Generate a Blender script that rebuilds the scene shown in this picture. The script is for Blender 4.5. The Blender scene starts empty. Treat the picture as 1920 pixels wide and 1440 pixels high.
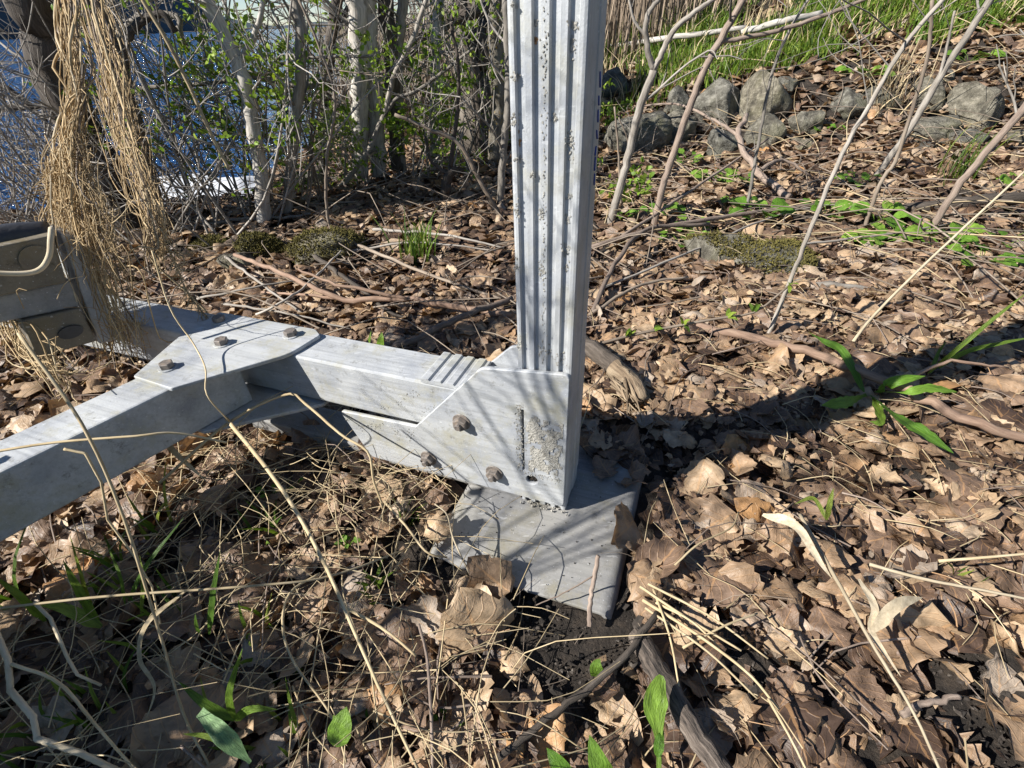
import bpy, bmesh, math, random
import numpy as np
from mathutils import Vector, Matrix, noise as mnoise

random.seed(11); rng = np.random.default_rng(11)
sc = bpy.context.scene
COL = sc.collection
PI = math.pi

# ------------------------------------------------------------------ camera, sky, sun, exposure
FPX, CX, CY, ZC = 928.12, 960.0, 720.0, 0.72
PITCH, ROLL, YAW = math.radians(36.427), math.radians(-2.346), math.radians(21.668)
C0 = np.array([0, 0, ZC])
_up = np.array([0, math.sin(PITCH), math.cos(PITCH)]); _rt = np.array([1.0, 0, 0])
CR = _rt * math.cos(ROLL) + _up * math.sin(ROLL)
CU = _up * math.cos(ROLL) - _rt * math.sin(ROLL)
CW = np.array([0, math.cos(PITCH), -math.sin(PITCH)])
cam = bpy.data.cameras.new('camera'); camo = bpy.data.objects.new('camera', cam); COL.objects.link(camo)
cam.sensor_width = 36; cam.lens = FPX / 1920 * 36; cam.clip_start = 0.02; cam.clip_end = 9000
m = Matrix.Identity(4)
for i, v in enumerate((CR, CU, -CW)):
    for j in range(3): m[j][i] = v[j]
m.translation = Vector(C0); camo.matrix_world = m
sc.camera = camo

SUN_EL, SUN_H = math.radians(36), np.array([0.944, 0.33])
SUN_H = SUN_H / np.linalg.norm(SUN_H)
w = bpy.data.worlds.new('World'); sc.world = w; w.use_nodes = True
nt = w.node_tree; nt.nodes.clear()
sky = nt.nodes.new('ShaderNodeTexSky'); sky.sky_type = 'NISHITA'; sky.sun_disc = False; sky.air_density = 1.0; sky.dust_density = 0.0; sky.ozone_density = 2.0; sky.altitude = 2500
sky.sun_elevation = SUN_EL; sky.sun_rotation = math.atan2(-SUN_H[0], -SUN_H[1]) % (2 * PI)
bg = nt.nodes.new('ShaderNodeBackground'); bg.inputs[1].default_value = 0.065
wo = nt.nodes.new('ShaderNodeOutputWorld')
nt.links.new(sky.outputs[0], bg.inputs[0]); nt.links.new(bg.outputs[0], wo.inputs[0])
sl = bpy.data.lights.new('sun', 'SUN'); sl.energy = 5.0; sl.angle = math.radians(0.53); sl.color = (1, 0.955, 0.88)
slo = bpy.data.objects.new('sun', sl); COL.objects.link(slo)
slo.rotation_euler = Vector((SUN_H[0] * math.cos(SUN_EL), SUN_H[1] * math.cos(SUN_EL), -math.sin(SUN_EL))).to_track_quat('-Z', 'Y').to_euler()
slo.location = (-3, -1, 4)
sc.view_settings.view_transform = 'Standard'; sc.view_settings.look = 'None'
sc.view_settings.exposure = 0.85; sc.view_settings.gamma = 1
sc.render.engine = 'CYCLES'; sc.cycles.use_denoising = True
sc.cycles.max_bounces = 6; sc.cycles.transparent_max_bounces = 4
sc.cycles.caustics_reflective = False; sc.cycles.caustics_refractive = False

# ------------------------------------------------------------------ measuring helpers (photo pixel -> point on a surface of the place)
def ray(x, y): return CR * (x - CX) + CU * (CY - y) + CW * FPX
def uz(x, y, z): d = ray(x, y); return d * ((z - ZC) / d[2]) + C0
def uy(x, y, yy): d = ray(x, y); return d * (yy / d[1]) + C0
def depth(P): return float((np.asarray(P) - C0) @ CW)
def proj(P):
    v = np.asarray(P, float) - C0; z = v @ CW
    return CX + FPX * (v @ CR) / z, CY - FPX * (v @ CU) / z
def sst(a, b, x):
    t = np.clip((x - a) / (b - a), 0, 1); return t * t * (3 - 2 * t)
def vnoise(x, y, f, seed=0.0):
    return (np.sin(x * f * 1.7 + y * f * 0.9 + seed) + np.sin(x * f * -0.8 + y * f * 1.9 + 2.1 + seed * 1.7) + np.sin(x * f * 2.9 + y * f * -2.3 + 4.2 + seed * 0.6)) / 3
def xshore(y):
    return np.where(y < 30, -1.3 - 2.6 * sst(2.95, 2.4, y) - 0.12 * np.maximum(0, y - 2.6) + 0.12 * np.sin(y * 3.1), -1.3 - 0.12 * 27.4 - 0.3 * (y - 30))
def hgt(x, y):
    x = np.asarray(x, float); y = np.asarray(y, float)
    h = -0.034 + 0.012 * vnoise(x, y, 3.0) + 0.006 * vnoise(x, y, 9.0, 1.0)
    A = 0.42 * sst(-0.5, 0.9, x) + 0.17 * np.maximum(0, x - 1) * (1 - 0.6 * sst(5, 20, x))
    h = h + A * sst(2.9, 5.3, y + 0.05 * x) + 0.10 * sst(0.9, 3.0, y) * sst(0.6, 2.6, x)
    h = h + 0.13 * sst(0.0, 0.28, y - (3.98 - 0.31 * x)) * sst(0.7, 1.3, x) * sst(8, 6, x)
    h = h + 0.035 * np.maximum(0, np.minimum(y, 90) - 8) * sst(-0.3, 2.5, x)
    d = xshore(y) - x
    h = h - (1.1) * sst(-0.12, 0.9, d) * (1 + 0 * y)
    return h
def G(px, py, dz=0.0):
    d = ray(px, py); d = d / np.linalg.norm(d); t = 0.25; P = C0 + d * t
    while t < 60:
        P = C0 + d * t
        if P[2] <= float(hgt(P[0], P[1])) + dz: break
        t += 0.02 + t * 0.004
    return P
FB = np.array([0.0881, 0.5920, 0.0])
FT = np.array([math.cos(YAW), -math.sin(YAW), 0.0]); FD = np.array([math.sin(YAW), math.cos(YAW), 0.0])
def fr(t, d, z): return FB + FT * t + FD * d + np.array([0, 0, z])      # frame axes: along the beam, away from camera, up

# ------------------------------------------------------------------ materials
def mat(name):
    m = bpy.data.materials.new(name); m.use_nodes = True
    n = m.node_tree; n.nodes.clear()
    o = n.nodes.new('ShaderNodeOutputMaterial'); p = n.nodes.new('ShaderNodeBsdfPrincipled')
    n.links.new(p.outputs[0], o.inputs[0])
    return m, n, p, o
def nd(n, t, **k):
    x = n.nodes.new(t)
    for a, b in k.items():
        if a == 'i':
            for q, v in b.items(): x.inputs[q].default_value = v
        else: setattr(x, a, b)
    return x
def ramp(n, stops, fac=None, interp='LINEAR'):
    r = n.nodes.new('ShaderNodeValToRGB'); cr = r.color_ramp; cr.interpolation = interp
    while len(cr.elements) < len(stops): cr.elements.new(0.5)
    for e, (p, c) in zip(cr.elements, stops):
        e.position = p; e.color = (c[0], c[1], c[2], 1) if hasattr(c, '__len__') else (c, c, c, 1)
    if fac is not None: n.links.new(fac, r.inputs[0])
    return r
def attr(n, name): return nd(n, 'ShaderNodeAttribute', attribute_name=name)
def mixc(n, fac, a, b, mode='MIX'):
    x = nd(n, 'ShaderNodeMix', data_type='RGBA', blend_type=mode)
    for s, v in ((0, fac), (6, a), (7, b)):
        if hasattr(v, 'is_output'): n.links.new(v, x.inputs[s])
        elif s == 0: x.inputs[0].default_value = v
        else: x.inputs[s].default_value = (*v, 1)
    return x.outputs[2]
def mth(n, op, a, b=None):
    x = nd(n, 'ShaderNodeMath', operation=op)
    for s, v in ((0, a), (1, b)):
        if v is None: continue
        if hasattr(v, 'is_output'): n.links.new(v, x.inputs[s])
        else: x.inputs[s].default_value = v
    return x.outputs[0]
def noise(n, scale, detail=4, vec=None, rough=0.55):
    x = nd(n, 'ShaderNodeTexNoise', i={'Scale': scale, 'Detail': detail, 'Roughness': rough})
    if vec is not None: n.links.new(vec, x.inputs['Vector'])
    return x.outputs[0]
def bump(n, p, h, strength, dist):
    b = nd(n, 'ShaderNodeBump', i={'Strength': strength, 'Distance': dist}); n.links.new(h, b.inputs['Height']); n.links.new(b.outputs[0], p.inputs['Normal'])
def ocoord(n): return nd(n, 'ShaderNodeTexCoord').outputs['Object']

def mk_metal(name, base, metallic, rough, stain=0.35, axis='t'):
    m, n, p, o = mat(name); oc = ocoord(n)
    vr_ = nd(n, 'ShaderNodeVectorRotate', rotation_type='Z_AXIS'); n.links.new(oc, vr_.inputs['Vector']); vr_.inputs['Angle'].default_value = YAW
    mp = nd(n, 'ShaderNodeMapping'); mp.inputs['Scale'].default_value = (0.04, 1, 1) if axis == 't' else (1, 1, 0.03); n.links.new(vr_.outputs[0], mp.inputs[0]); sv = mp.outputs[0]
    a = noise(n, 9, 6, oc, 0.6); b = noise(n, 160, 5, sv, 0.65); b2 = noise(n, 26, 4, sv, 0.6); c = noise(n, 330, 2, oc)
    col = mixc(n, 1.0, ramp(n, [(0.32, (0.70, 0.72, 0.77)), (0.5, (1.0, 1.0, 1.0)), (0.7, (1.14, 1.13, 1.09))], a).outputs[0], ramp(n, [(0.3, 0.82), (0.5, 1.0), (0.72, 1.09)], b).outputs[0], 'MULTIPLY')
    col = mixc(n, 1.0, col, ramp(n, [(0.33, 0.88), (0.5, 1.0), (0.7, 1.04)], b2).outputs[0], 'MULTIPLY')
    col = mixc(n, 1.0, col, base, 'MULTIPLY')
    st = ramp(n, [(0.50, 0.0), (0.66, 1.0)], noise(n, 13, 7, oc, 0.72))
    col = mixc(n, mth(n, 'MULTIPLY', st.outputs[0], stain), col, (base[0] * 0.86, base[1] * 0.80, base[2] * 0.60))
    gr = ramp(n, [(0.56, 0.0), (0.70, 1.0)], noise(n, 48, 8, oc, 0.8))
    col = mixc(n, mth(n, 'MULTIPLY', gr.outputs[0], stain * 1.2), col, (base[0] * 0.42, base[1] * 0.40, base[2] * 0.36))
    pit = ramp(n, [(0.69, 0.0), (0.75, 1.0)], c)
    col = mixc(n, mth(n, 'MULTIPLY', pit.outputs[0], 0.6), col, (0.78, 0.79, 0.80))
    scv = nd(n, 'ShaderNodeMapping'); scv.inputs['Scale'].default_value = (0.25, 1, 1); scv.inputs['Rotation'].default_value = (0.3, 0.9, 0.5); n.links.new(oc, scv.inputs[0])
    scr = ramp(n, [(0.70, 0.0), (0.72, 1.0)], noise(n, 120, 2, scv.outputs[0], 0.4))
    col = mixc(n, mth(n, 'MULTIPLY', scr.outputs[0], 0.25), col, (0.82, 0.83, 0.84))
    n.links.new(col, p.inputs['Base Color'])
    p.inputs['Metallic'].default_value = metallic; p.inputs['Specular IOR Level'].default_value = 0.3
    rr = ramp(n, [(0.3, rough - 0.12), (0.7, rough + 0.16)], b); n.links.new(rr.outputs[0], p.inputs['Roughness'])
    hh = mth(n, 'ADD', mth(n, 'MULTIPLY', b, 0.5), mth(n, 'MULTIPLY', c, 0.5)); bump(n, p, hh, 0.4, 0.0015)
    return m
M = {}
M['alu'] = mk_metal('weathered_aluminium', (0.465, 0.48, 0.495), 0.12, 0.56, 0.8)
M['alu_post'] = mk_metal('weathered_post_aluminium', (0.49, 0.505, 0.52), 0.12, 0.54, 0.55, 'z')
M['alu_foot'] = mk_metal('dusty_aluminium', (0.30, 0.295, 0.285), 0.1, 0.6, 0.7)
M['tan_metal'] = mk_metal('tan_bracket_metal', (0.19, 0.165, 0.125), 0.05, 0.6, 0.9)

def mk_simple(name, stops, scale, rough=0.8, bstr=0.5, bdist=0.003, detail=5, coord='obj'):
    m, n, p, o = mat(name); v = ocoord(n) if coord == 'obj' else attr(n, 'bco').outputs['Vector']
    f = noise(n, scale, detail, v); r = ramp(n, stops, f); n.links.new(r.outputs[0], p.inputs['Base Color'])
    p.inputs['Roughness'].default_value = rough; bump(n, p, noise(n, scale * 3, 4, v), bstr, bdist)
    return m
M['rust'] = mk_simple('rusty_steel', [(0.3, (0.10, 0.085, 0.075)), (0.5, (0.18, 0.158, 0.142)), (0.7, (0.26, 0.205, 0.16))], 150, 0.45, 0.2, 0.0006)
M['rust_stain'] = mk_simple('rust_stain', [(0.35, (0.16, 0.08, 0.04)), (0.6, (0.38, 0.22, 0.10))], 160, 0.9)
M['mud'] = mk_simple('dried_mud', [(0.3, (0.24, 0.225, 0.195)), (0.5, (0.40, 0.385, 0.345)), (0.7, (0.52, 0.50, 0.455))], 150, 0.95, 1.0, 0.004)
M['rubber'] = mk_simple('black_rubber', [(0.3, (0.02, 0.02, 0.022)), (0.7, (0.06, 0.06, 0.065))], 30, 0.45)
M['paint'] = mk_simple('blue_paint', [(0.3, (0.02, 0.05, 0.30)), (0.7, (0.04, 0.09, 0.42))], 60, 0.5)
M['moss'] = mk_simple('moss', [(0.3, (0.06, 0.05, 0.012)), (0.5, (0.14, 0.12, 0.03)), (0.7, (0.24, 0.21, 0.05))], 60, 0.95, 1.0, 0.01)

def mk_bark(name, stops, scale, ridge=0.6, lich=None, lstop=0.6):
    m, n, p, o = mat(name); v = attr(n, 'bco').outputs['Vector']; rn = attr(n, 'rnd').outputs['Fac']
    f = noise(n, scale, 6, v, 0.65); f2 = noise(n, scale * 0.22, 3, v)
    ff = mth(n, 'ADD', mth(n, 'MULTIPLY', f, 0.65), mth(n, 'MULTIPLY', f2, 0.35))
    r = ramp(n, stops, ff); col = r.outputs[0]
    if lich:
        l = ramp(n, [(lstop, 0.0), (lstop + 0.06, 1.0)], noise(n, scale * 0.7, 5, ocoord(n)))
        col = mixc(n, l.outputs[0], col, lich)
    vr = ramp(n, [(0, 0.72), (1, 1.25)], rn)
    col = mixc(n, 1.0, col, vr.outputs[0], 'MULTIPLY')
    n.links.new(col, p.inputs['Base Color']); p.inputs['Roughness'].default_value = 0.85
    bump(n, p, f, ridge, 0.006)
    return m
M['bark_grey'] = mk_bark('grey_bark', [(0.3, (0.10, 0.085, 0.07)), (0.5, (0.27, 0.24, 0.205)), (0.7, (0.42, 0.39, 0.35))], 120, 0.5)
M['bark_pale'] = mk_bark('pale_bark', [(0.3, (0.14, 0.12, 0.10)), (0.48, (0.42, 0.39, 0.35)), (0.66, (0.62, 0.59, 0.54))], 110, 0.4)
M['bark_dark'] = mk_bark('dark_bark', [(0.3, (0.028, 0.022, 0.018)), (0.5, (0.085, 0.068, 0.054)), (0.7, (0.18, 0.15, 0.125))], 110, 1.0)
M['bark_lichen'] = mk_bark('lichen_bark', [(0.3, (0.06, 0.05, 0.04)), (0.5, (0.17, 0.15, 0.12)), (0.7, (0.28, 0.26, 0.21))], 110, 0.8, (0.36, 0.22, 0.03), 0.6)
M['bark_tree'] = mk_bark('furrowed_bark', [(0.35, (0.035, 0.028, 0.022)), (0.5, (0.15, 0.125, 0.10)), (0.65, (0.34, 0.30, 0.25))], 34, 1.0)
M['bark_stick'] = mk_bark('stick_bark', [(0.3, (0.11, 0.08, 0.065)), (0.5, (0.23, 0.175, 0.14)), (0.7, (0.36, 0.29, 0.235))], 200, 0.5)
M['bark_red'] = mk_bark('reddish_stick', [(0.3, (0.14, 0.085, 0.06)), (0.5, (0.29, 0.19, 0.135)), (0.7, (0.40, 0.29, 0.21))], 160, 0.3)
M['twig'] = mk_bark('twig', [(0.3, (0.10, 0.075, 0.055)), (0.5, (0.22, 0.175, 0.135)), (0.7, (0.34, 0.285, 0.225))], 90, 0.2)
M['twig_grey'] = mk_bark('grey_twig', [(0.3, (0.09, 0.08, 0.07)), (0.5, (0.26, 0.235, 0.205)), (0.7, (0.44, 0.41, 0.37))], 90, 0.2)
M['twig_pale'] = mk_bark('pale_twig', [(0.3, (0.15, 0.13, 0.11)), (0.5, (0.34, 0.305, 0.265)), (0.7, (0.50, 0.46, 0.41))], 60, 0.2)
M['vine'] = mk_bark('dead_vine', [(0.3, (0.15, 0.09, 0.04)), (0.5, (0.42, 0.30, 0.155)), (0.7, (0.72, 0.60, 0.40))], 120, 0.3)
M['straw'] = mk_bark('straw', [(0.3, (0.30, 0.22, 0.12)), (0.5, (0.47, 0.37, 0.22)), (0.7, (0.60, 0.50, 0.34))], 160, 0.15)
M['straw_pale'] = mk_bark('bleached_straw', [(0.3, (0.30, 0.24, 0.155)), (0.5, (0.47, 0.39, 0.27)), (0.7, (0.60, 0.52, 0.39))], 160, 0.15)
M['bark_furrow'] = mk_bark('deep_furrowed_bark', [(0.38, (0.03, 0.024, 0.02)), (0.5, (0.17, 0.135, 0.11)), (0.64, (0.36, 0.30, 0.25))], 170, 1.0)
M['rotten'] = mk_bark('rotten_wood', [(0.3, (0.10, 0.065, 0.04)), (0.5, (0.27, 0.20, 0.13)), (0.7, (0.46, 0.38, 0.27))], 120, 1.0)
M['dry_brush'] = mk_bark('dry_brush', [(0.3, (0.13, 0.095, 0.065)), (0.5, (0.26, 0.20, 0.145)), (0.7, (0.38, 0.31, 0.235))], 5, 0.1)

def mk_leaf(name, stops, trans, tcol, rough=0.6, vein=0.25, spec=0.3):
    m, n, p, o = mat(name)
    rn = attr(n, 'rnd').outputs['Fac']; uv = attr(n, 'uvl').outputs['Vector']
    sx = nd(n, 'ShaderNodeSeparateXYZ'); n.links.new(uv, sx.inputs[0]); u, v = sx.outputs[0], sx.outputs[1]
    r = ramp(n, stops, rn); col = r.outputs[0]
    av = mth(n, 'ABSOLUTE', v)
    mid = mth(n, 'LESS_THAN', av, 0.05)
    sv = mth(n, 'SINE', mth(n, 'MULTIPLY', mth(n, 'SUBTRACT', u, mth(n, 'MULTIPLY', av, 0.35)), 44.0))
    svm = ramp(n, [(0.88, 0.0), (0.97, 1.0)], sv)
    ve = mth(n, 'MAXIMUM', mid, mth(n, 'MULTIPLY', svm.outputs[0], 0.6))
    cv = nd(n, 'ShaderNodeCombineXYZ'); n.links.new(mth(n, 'ADD', u, mth(n, 'MULTIPLY', rn, 313.0)), cv.inputs[0]); n.links.new(mth(n, 'MULTIPLY', v, 0.4), cv.inputs[1]); n.links.new(mth(n, 'MULTIPLY', rn, 91.0), cv.inputs[2])
    oc = cv.outputs[0]
    f = noise(n, 3.5, 6, oc, 0.65); rr = ramp(n, [(0.3, 0.50), (0.5, 1.0), (0.7, 1.35)], f)
    col = mixc(n, 1.0, col, rr.outputs[0], 'MULTIPLY')
    col = mixc(n, mth(n, 'MULTIPLY', ve, vein), col, (min(1, stops[-1][1][0] * 1.5), min(1, stops[-1][1][1] * 1.5), min(1, stops[-1][1][2] * 1.5)))
    n.links.new(col, p.inputs['Base Color']); p.inputs['Roughness'].default_value = rough
    p.inputs['Specular IOR Level'].default_value = spec
    h = mth(n, 'ADD', mth(n, 'MULTIPLY', ve, 0.5), noise(n, 14, 5, oc)); bump(n, p, h, 0.6, 0.003)
    t = nd(n, 'ShaderNodeBsdfTranslucent'); tc = mixc(n, 1.0, col, tcol, 'MULTIPLY'); n.links.new(tc, t.inputs[0])
    mx = nd(n, 'ShaderNodeMixShader', i={0: trans}); n.links.new(p.outputs[0], mx.inputs[1]); n.links.new(t.outputs[0], mx.inputs[2])
    n.links.new(mx.outputs[0], o.inputs[0])
    return m
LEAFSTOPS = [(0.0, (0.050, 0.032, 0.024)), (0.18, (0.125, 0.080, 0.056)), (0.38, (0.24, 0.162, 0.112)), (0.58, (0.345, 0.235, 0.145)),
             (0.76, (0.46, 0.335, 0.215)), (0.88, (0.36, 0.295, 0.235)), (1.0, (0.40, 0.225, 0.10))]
M['leaf'] = mk_leaf('dead_leaf', LEAFSTOPS, 0.15, (1.0, 0.8, 0.5), 0.45, 0.35, 0.45)
M['green'] = mk_leaf('green_leaf', [(0.0, (0.07, 0.16, 0.02)), (0.5, (0.13, 0.27, 0.03)), (1.0, (0.22, 0.36, 0.05))], 0.32, (1.0, 1.0, 0.5), 0.45, 0.2, 0.4)
M['bud'] = mk_leaf('young_leaf', [(0.0, (0.12, 0.22, 0.03)), (0.5, (0.22, 0.34, 0.04)), (1.0, (0.34, 0.44, 0.07))], 0.4, (1.0, 1.0, 0.5), 0.5, 0.05, 0.3)
M['grass'] = mk_leaf('grass_blade', [(0.0, (0.07, 0.15, 0.02)), (0.5, (0.15, 0.25, 0.03)), (1.0, (0.28, 0.34, 0.06))], 0.35, (1.0, 1.0, 0.45), 0.45, 0.0, 0.4)
M['bluegreen'] = mk_leaf('bluish_green_blade', [(0.0, (0.13, 0.24, 0.10)), (1.0, (0.18, 0.30, 0.13))], 0.2, (1.0, 1.0, 0.5), 0.5, 0.1, 0.4)

def mk_rock():
    m, n, p, o = mat('field_stone'); oc = ocoord(n); ri = nd(n, 'ShaderNodeObjectInfo').outputs['Random']
    f = noise(n, 15, 10, oc, 0.75); r = ramp(n, [(0.36, (0.045, 0.041, 0.033)), (0.48, (0.135, 0.126, 0.10)), (0.64, (0.32, 0.30, 0.25))], f)
    sp = ramp(n, [(0.58, 0.0), (0.70, 1.0)], noise(n, 60, 4, oc))
    col = mixc(n, mth(n, 'MULTIPLY', sp.outputs[0], 0.5), r.outputs[0], (0.33, 0.32, 0.27))
    gr = ramp(n, [(0.5, 0.0), (0.62, 1.0)], noise(n, 6, 5, oc))
    col = mixc(n, mth(n, 'MULTIPLY', gr.outputs[0], 0.45), col, (0.12, 0.12, 0.055))
    vr = ramp(n, [(0, (0.75, 0.78, 0.85)), (0.5, (1, 1, 1)), (1, (1.2, 1.12, 0.98))], ri)
    n.links.new(mixc(n, 1.0, col, vr.outputs[0], 'MULTIPLY'), p.inputs['Base Color']); p.inputs['Roughness'].default_value = 0.85
    bump(n, p, noise(n, 34, 9, oc, 0.7), 1.0, 0.03)
    return m
M['rock'] = mk_rock()
def mk_soil():
    m, n, p, o = mat('dark_soil'); oc = ocoord(n)
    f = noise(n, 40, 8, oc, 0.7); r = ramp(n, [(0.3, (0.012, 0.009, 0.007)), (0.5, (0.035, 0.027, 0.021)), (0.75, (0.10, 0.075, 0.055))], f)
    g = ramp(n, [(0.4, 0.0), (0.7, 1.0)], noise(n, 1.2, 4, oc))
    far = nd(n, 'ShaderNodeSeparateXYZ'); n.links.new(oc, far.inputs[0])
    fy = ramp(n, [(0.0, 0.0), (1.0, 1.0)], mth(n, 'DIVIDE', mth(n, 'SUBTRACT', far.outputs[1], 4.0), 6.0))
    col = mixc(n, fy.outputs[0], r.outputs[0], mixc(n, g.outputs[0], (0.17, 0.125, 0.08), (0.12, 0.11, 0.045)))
    n.links.new(col, p.inputs['Base Color']); p.inputs['Roughness'].default_value = 0.95
    bump(n, p, noise(n, 110, 6, oc, 0.7), 1.0, 0.012)
    return m
M['soil'] = mk_soil()
def mk_water():
    m, n, p, o = mat('lake_water'); oc = ocoord(n)
    mp = nd(n, 'ShaderNodeMapping'); mp.inputs['Scale'].default_value = (0.55, 1.35, 1); mp.inputs['Rotation'].default_value = (0, 0, 0.35); n.links.new(oc, mp.inputs[0])
    a = noise(n, 1.6, 5, mp.outputs[0], 0.6); b = noise(n, 7, 4, mp.outputs[0], 0.6)
    h = mth(n, 'ADD', mth(n, 'MULTIPLY', a, 1.0), mth(n, 'MULTIPLY', b, 0.22))
    p.inputs['Base Color'].default_value = (0.032, 0.105, 0.27, 1); p.inputs['Roughness'].default_value = 0.08; p.inputs['IOR'].default_value = 1.333
    bump(n, p, h, 1.0, 0.9)
    return m
M['water'] = mk_water()
M['hill'] = mk_simple('hazy_wooded_hill', [(0.3, (0.03, 0.05, 0.07)), (0.7, (0.055, 0.08, 0.10))], 0.02, 1.0, 0.0, 0.1)  # blue distance haze is mixed into the hill's base colour
M['foam'] = mk_simple('foam', [(0.3, (0.5, 0.52, 0.55)), (0.7, (0.8, 0.82, 0.85))], 20, 0.6)

# ------------------------------------------------------------------ mesh helpers
def cat_rom(pts, n):
    P = np.asarray(pts, float)
    if len(P) == 2: return np.array([P[0] + (P[1] - P[0]) * t for t in np.linspace(0, 1, n)])
    Q = np.vstack([2 * P[0] - P[1], P, 2 * P[-1] - P[-2]]); out = []
    L = np.concatenate([[0], np.cumsum(np.linalg.norm(np.diff(P, axis=0), axis=1))]); L = L / L[-1]
    for s in np.linspace(0, 1, n):
        i = min(len(P) - 2, int(np.searchsorted(L, s, 'right') - 1)); t = (s - L[i]) / max(1e-9, L[i + 1] - L[i])
        a, b, c, d = Q[i], Q[i + 1], Q[i + 2], Q[i + 3]
        out.append(0.5 * ((2 * b) + (c - a) * t + (2 * a - 5 * b + 4 * c - d) * t * t + (3 * b - a - 3 * c + d) * t ** 3))
    return np.array(out)
class MB:
    def __init__(s): s.v = []; s.f = []; s.b = []; s.r = []; s.u = []; s.n = 0
    def add(s, v, f, b=None, r=0.5, u=None):
        v = np.asarray(v, float); k = len(v)
        s.v.append(v); s.f += [tuple(i + s.n for i in q) for q in f]
        s.b.append(v if b is None else np.asarray(b, float)); s.r.append(np.full(k, r)); s.u.append(np.zeros((k, 3)) if u is None else np.asarray(u, float))
        s.n += k
    def tube(s, pts, r0, r1=None, sides=6, n=None, jit=0.0, r=None, lump=0.0, cap=True):
        r1 = r0 if r1 is None else r1
        if n is None: n = max(3, len(pts) * 3)
        P = cat_rom(pts, n)
        if jit: P[1:-1] += rng.normal(0, jit, (n - 2, 3))
        T = np.gradient(P, axis=0); T /= np.linalg.norm(T, axis=1)[:, None] + 1e-12
        ref = np.array([0.31, 0.2, 0.93]) if abs(T[0][2]) < 0.8 else np.array([0.9, 0.3, 0.1])
        L = np.concatenate([[0], np.cumsum(np.linalg.norm(np.diff(P, axis=0), axis=1))])
        V = []; Bc = []; off = rng.uniform(0, 50, 3)
        for i in range(n):
            a = np.cross(T[i], ref); a /= np.linalg.norm(a) + 1e-12; b = np.cross(T[i], a); ref = np.cross(a, T[i]) * 0.5 + ref * 0.5
            rad = r0 + (r1 - r0) * i / (n - 1)
            for k in range(sides):
                th = 2 * PI * k / sides; rr = rad * (1 + (rng.uniform(-lump, lump) if lump else 0))
                V.append(P[i] + (a * math.cos(th) + b * math.sin(th)) * rr)
                Bc.append((math.cos(th) * r0, math.sin(th) * r0, L[i] * 0.18))
        F = [(i * sides + k, i * sides + (k + 1) % sides, (i + 1) * sides + (k + 1) % sides, (i + 1) * sides + k) for i in range(n - 1) for k in range(sides)]
        if cap: F += [tuple(range(sides))[::-1], tuple((n - 1) * sides + k for k in range(sides))]
        s.add(V, F, np.array(Bc) + off, random.random() if r is None else r)
        return P
    def ribbon(s, pts, wid, n=None, fold=0.06, up=None, r=None, profile=None, twist=0.0, ripple=0.0):
        n = n or max(5, len(pts) * 3); P = cat_rom(pts, n)
        T = np.gradient(P, axis=0); T /= np.linalg.norm(T, axis=1)[:, None] + 1e-12
        up = np.array([0.1, -0.5, 0.85]) if up is None else np.asarray(up, float)
        V = []; U = []
        for i in range(n):
            q = i / (n - 1); a = np.cross(T[i], up); a /= np.linalg.norm(a) + 1e-9; b = np.cross(a, T[i])
            tw = twist * q; a, b = a * math.cos(tw) + b * math.sin(tw), b * math.cos(tw) - a * math.sin(tw)
            wd = wid * (profile(q) if profile else min(1, 4 * q + 0.3) * (1 - q ** 3) + 0.02)
            rp = rng.normal(0, ripple) if ripple else 0
            for k, c in enumerate((-1, -0.5, 0, 0.5, 1)):
                V.append(P[i] + a * wd * c * 0.5 + b * (abs(c) * fold * wd + rp * abs(c) + .04 * wd * math.sin(q * 23 + c * 3))); U.append((q, c, 0))
        F = [(i * 5 + k, i * 5 + k + 1, (i + 1) * 5 + k + 1, (i + 1) * 5 + k) for i in range(n - 1) for k in range(4)]
        s.add(V, F, None, random.random() if r is None else r, U)
        return P
    def mesh(s, name, smooth=True):
        me = bpy.data.meshes.new(name); V = np.vstack(s.v)
        me.from_pydata(V.tolist(), [], s.f)
        for nm, ty, arr, k in (('bco', 'FLOAT_VECTOR', np.vstack(s.b), 'vector'), ('uvl', 'FLOAT_VECTOR', np.vstack(s.u), 'vector'), ('rnd', 'FLOAT', np.concatenate(s.r), 'value')):
            a = me.attributes.new(nm, ty, 'POINT'); a.data.foreach_set(k, arr.astype(np.float32).ravel())
        if smooth: me.polygons.foreach_set('use_smooth', np.ones(len(me.polygons), bool))
        me.update(); return me
    def build(s, name, mt, parent=None, smooth=True):
        me = s.mesh(name, smooth); me.materials.append(M[mt]); return link(name, me, parent)
def link(name, me, parent=None):
    o = bpy.data.objects.new(name, me); COL.objects.link(o)
    if parent is not None: o.parent = parent; o.matrix_parent_inverse = Matrix.Translation(-Vector(parent.location))
    return o
def tag(o, label, cat=None, group=None, kind=None):
    if label: o['label'] = label
    if cat: o['category'] = cat
    if group: o['group'] = group
    if kind: o['kind'] = kind
    return o
def thing(name, label, cat, loc=(0, 0, 0), group=None):
    o = bpy.data.objects.new(name, None); COL.objects.link(o); o.location = tuple(float(a) for a in loc); o.empty_display_size = 0.05
    return tag(o, label, cat, group)
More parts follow.
